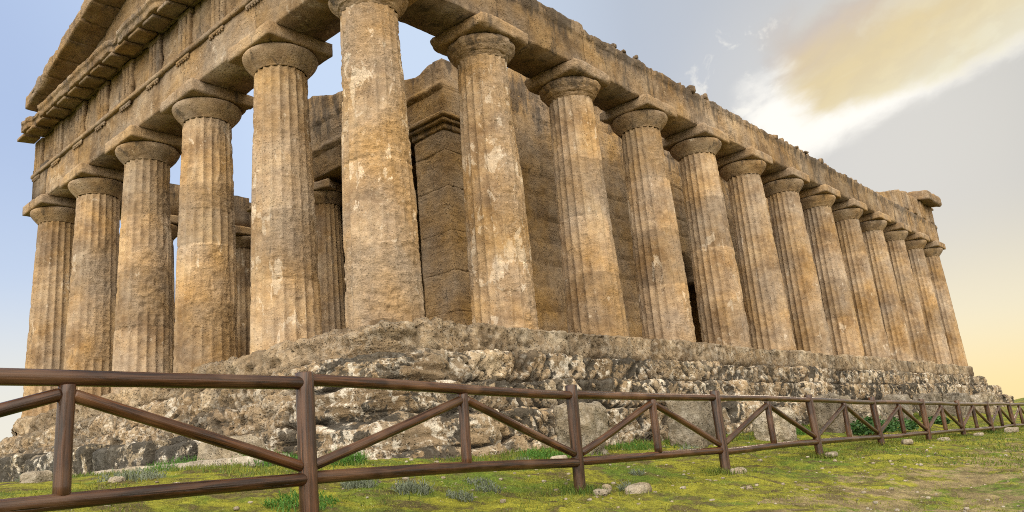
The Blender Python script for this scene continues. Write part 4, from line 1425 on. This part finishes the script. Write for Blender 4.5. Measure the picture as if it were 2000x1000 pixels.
scatter(36000, 2.5, 7.2, -6.8, 6.0, -0.02, 0.022, 0.004, 0.8, 0.85)
scatter(14000, 2.5, 6.2, -6.8, 8.0, 0.20, 0.05, 0.004, 0.6, 0.35, off=4.0)
scatter(16000, 4.4, 8.2, 4.0, 22.0, 0.02, 0.06, 0.008, 0.6, 0.35, off=8.0)
scatter(14000, 2.55, 3.5, -1.5, 24.0, -0.05, 0.09, 0.006, 0.5, 0.15, off=9.0)
scatter(9000, -9.0, 4.0, -4.4, -2.9, -0.02, 0.07, 0.005, 0.5, 0.3, off=2.0)
scatter(9000, 6.5, 9.5, -4.0, 5.0, 0.18, 0.03, 0.004, 0.7, 0.8, off=3.0)
scatter(5200, 2.6, 8.5, -6.5, 10.0, 0.05, 0.06, 0.003, 0.9, 1.0, fr=1.6, off=12.0)
for i in range(len(px)):
    n = 420
    r_ = np.abs(rg.normal(0, 0.16, n)) + 0.05
    a_ = rg.uniform(0, 2 * PI, n)
    x, y = px[i] + r_ * np.cos(a_), py[i] + r_ * np.sin(a_)
    V_, F_, tn = blades(n, np.stack([x, y, ground_z(x, y) + bumps(x, y) - 0.005], 1), 0.11 * rg.uniform(0.4, 1.1), 0.004, 0.55, rg, tint=np.full(n, rg.uniform(0.1, 0.7)))
    b.add(V_, F_, tint=tn)
obj('grass', b.mesh('grass', M_GRASS), kind='stuff')


def tuft(name, x, y, rad, h, n, mat, wd, lean, label, cat, group, tint=0.5):
    r_ = rad * np.sqrt(rg.uniform(0, 1, n))
    a_ = rg.uniform(0, 2 * PI, n)
    dx, dy = r_ * np.cos(a_), r_ * np.sin(a_)
    z0 = gz(x, y)
    zz = ground_z(x + dx, y + dy) - ground_z(x, y) - 0.01
    hh = h * (1 - 0.5 * (r_ / rad) ** 2)
    V_, F_, tn = blades(n, np.stack([dx, dy, zz], 1), hh, wd, lean, rg, tint=np.full(n, tint))
    # side leaflets up the stems
    k = rg.integers(0, n, n * 3)
    t = rg.uniform(0.25, 0.95, n * 3)
    B = V_.reshape(-1, 6, 3)
    p = B[k, 0] * (1 - t)[:, None] + B[k, 4] * t[:, None]
    V2, F2, t2 = blades(n * 3, p, h * 0.28, wd * 0.85, 1.0, rg, tint=np.full(n * 3, tint))
    bb = Bag()
    bb.add(V_, F_, tint=tn)
    bb.add(V2, F2, tint=t2)
    o = obj(name, bb.mesh(name, mat), None, (x, y, z0))
    tag(o, label, cat, group)


sgp = 'silvery grey-green tufts in the moss'
for (x, y, rad, h, n, lb) in ((4.20, -3.95, 0.17, 0.17, 150, 'larger silvery tuft in the moss just right of the nearest tall post'),
                              (4.72, -3.72, 0.17, 0.15, 140, 'silvery tuft in the moss a little right of the larger tuft'),
                              (4.98, -2.98, 0.13, 0.12, 90, 'small silvery tuft midway between the two nearest tall posts'),
                              (5.15, -3.55, 0.13, 0.10, 80, 'low silvery tuft at the bottom edge between the two nearest tall posts'),
                              (4.6, -2.7, 0.16, 0.07, 80, 'flat silvery tuft below the rail, left of the second tall post'),
                              (2.2, -5.2, 0.30, 0.14, 200, 'silvery clump at the foot of the leftmost short fence post'),
                              (0.2, -5.4, 0.25, 0.14, 150, 'silvery clump at the left edge beside the angular yellowish stone'),
                              (3.5, -0.75, 0.18, 0.13, 110, 'silvery tuft under the lichened steps, left of the second tall post'),
                              (4.1, 2.6, 0.22, 0.14, 120, 'silvery tuft between the tall tan block and the broad brown block'),
                              (5.7, -1.62, 0.10, 0.13, 70, 'silvery tuft growing over the flat pale slab'),
                              (4.9, -0.2, 0.09, 0.09, 60, 'tiny silvery tuft below the rail, right of the second tall post')):
    tuft('silvery_plant', x, y, rad, h, n, M_SILVER, 0.0045, 0.75, lb, 'plant', sgp)
fgp = 'bright green feathery clumps at the foot of the stones'
for (x, y, rad, h, n, lb) in ((-1.0, -3.08, 0.55, 0.22, 420, 'wide bright green fennel patch before the small dark block'),
                              (0.9, -3.0, 0.35, 0.22, 260, 'bright green fennel patch behind the pale slab, left of the nearest tall post'),
                              (2.95, -3.15, 0.22, 0.22, 200, 'bright green fennel clump just right of the nearest tall post'),
                              (1.9, -3.35, 0.30, 0.16, 200, 'dark green clump behind the nearest tall post'),
                              (3.2, 0.1, 0.35, 0.15, 220, 'green clump by the low footing, left of the second tall post'),
                              (4.6, -4.85, 0.3, 0.12, 240, 'green grassy clump at the bottom edge under the lowest rail'),
                              (3.45, 8.3, 0.35, 0.2, 200, 'light green clump left of the brown upright block'),
                              (3.1, 2.6, 0.35, 0.14, 200, 'green clump beside the tall tan block')):
    tuft('fennel_clump', x, y, rad, h, n, M_FENNEL, 0.005, 0.6, lb, 'plant', fgp)


def leafy(x, y, rad, h, n, label):
    a_ = rg.uniform(0, 2 * PI, n)
    u = rg.uniform(0.1, 1, n)
    r_ = rad * np.sqrt(rg.uniform(0, 1, n))
    c = np.stack([r_ * np.cos(a_), r_ * np.sin(a_), h * u * np.sqrt(np.clip(1 - (r_ / rad) ** 2 * 0.8, 0, 1))], 1)
    d1 = rg.normal(size=(n, 3))
    d1[:, 2] *= 0.4
    d1 /= np.linalg.norm(d1, axis=1)[:, None]
    d2 = np.cross(d1, rg.normal(size=(n, 3)))
    d2 /= np.linalg.norm(d2, axis=1)[:, None]
    s_ = (0.05 * rg.uniform(0.6, 1.3, n))[:, None]
    V_ = np.stack([c - d1 * s_, c + d2 * s_ * 0.6, c + d1 * s_, c - d2 * s_ * 0.6], 1).reshape(-1, 3)
    F_ = np.arange(n * 4).reshape(-1, 4)
    o = obj('leafy_plant', mesh('leafy_plant', V_, F_, M_DARKLEAF, dict(tint=np.repeat(rg.uniform(0, 1, n), 4))), None, (x, y, gz(x, y) - 0.02))
    tag(o, label, 'plant', 'dark leafy plants at the standing blocks')


leafy(4.3, 10.35, 0.50, 0.42, 800, 'dark green leafy plant between the brown upright block and the fifth tall fence post')
leafy(4.3, 12.3, 0.50, 0.32, 700, 'low dark leafy plant just right of the fifth tall fence post')
leafy(4.1, 16.6, 0.36, 0.24, 600, 'small dark leafy plant just right of the sixth tall fence post')


# a leafless shrub past the far corner
def shrub():
    bb = Bag()
    r_ = random.Random(4)

    def limb(p, d, L, r, depth):
        q = p + d * L
        side = d.cross(Vector((0.3, 0.5, 0.8))).normalized()
        up = d.cross(side).normalized()
        ring_ = [(side * math.cos(t) + up * math.sin(t)) for t in (0, 2.1, 4.2)]
        V_ = [tuple(p + k * r) for k in ring_] + [tuple(q + k * r * 0.6) for k in ring_]
        bb.add(V_, [(0, 1, 4, 3), (1, 2, 5, 4), (2, 0, 3, 5)])
        if depth:
            for _ in range(3):
                nd = (d + Vector((r_.uniform(-.7, .7), r_.uniform(-.7, .7), r_.uniform(-.1, .5)))).normalized()
                limb(p + d * L * r_.uniform(.5, 1), nd, L * r_.uniform(.55, .8), r * .55, depth - 1)
    for _ in range(5):
        limb(Vector((r_.uniform(-.2, .2), r_.uniform(-.2, .2), 0)), Vector((r_.uniform(-.5, .5), r_.uniform(-.5, .5), 1)).normalized(), 1.2, 0.03, 4)
    return bb.mesh('bare_shrub', M_TWIG)


o = obj('bare_shrub', shrub(), None, (-22.6, 6.5, float(ground_z(-22.6, 6.5)) - .1))
tag(o, 'leafless twiggy shrub against the sky beyond the far left corner of the temple', 'shrub')
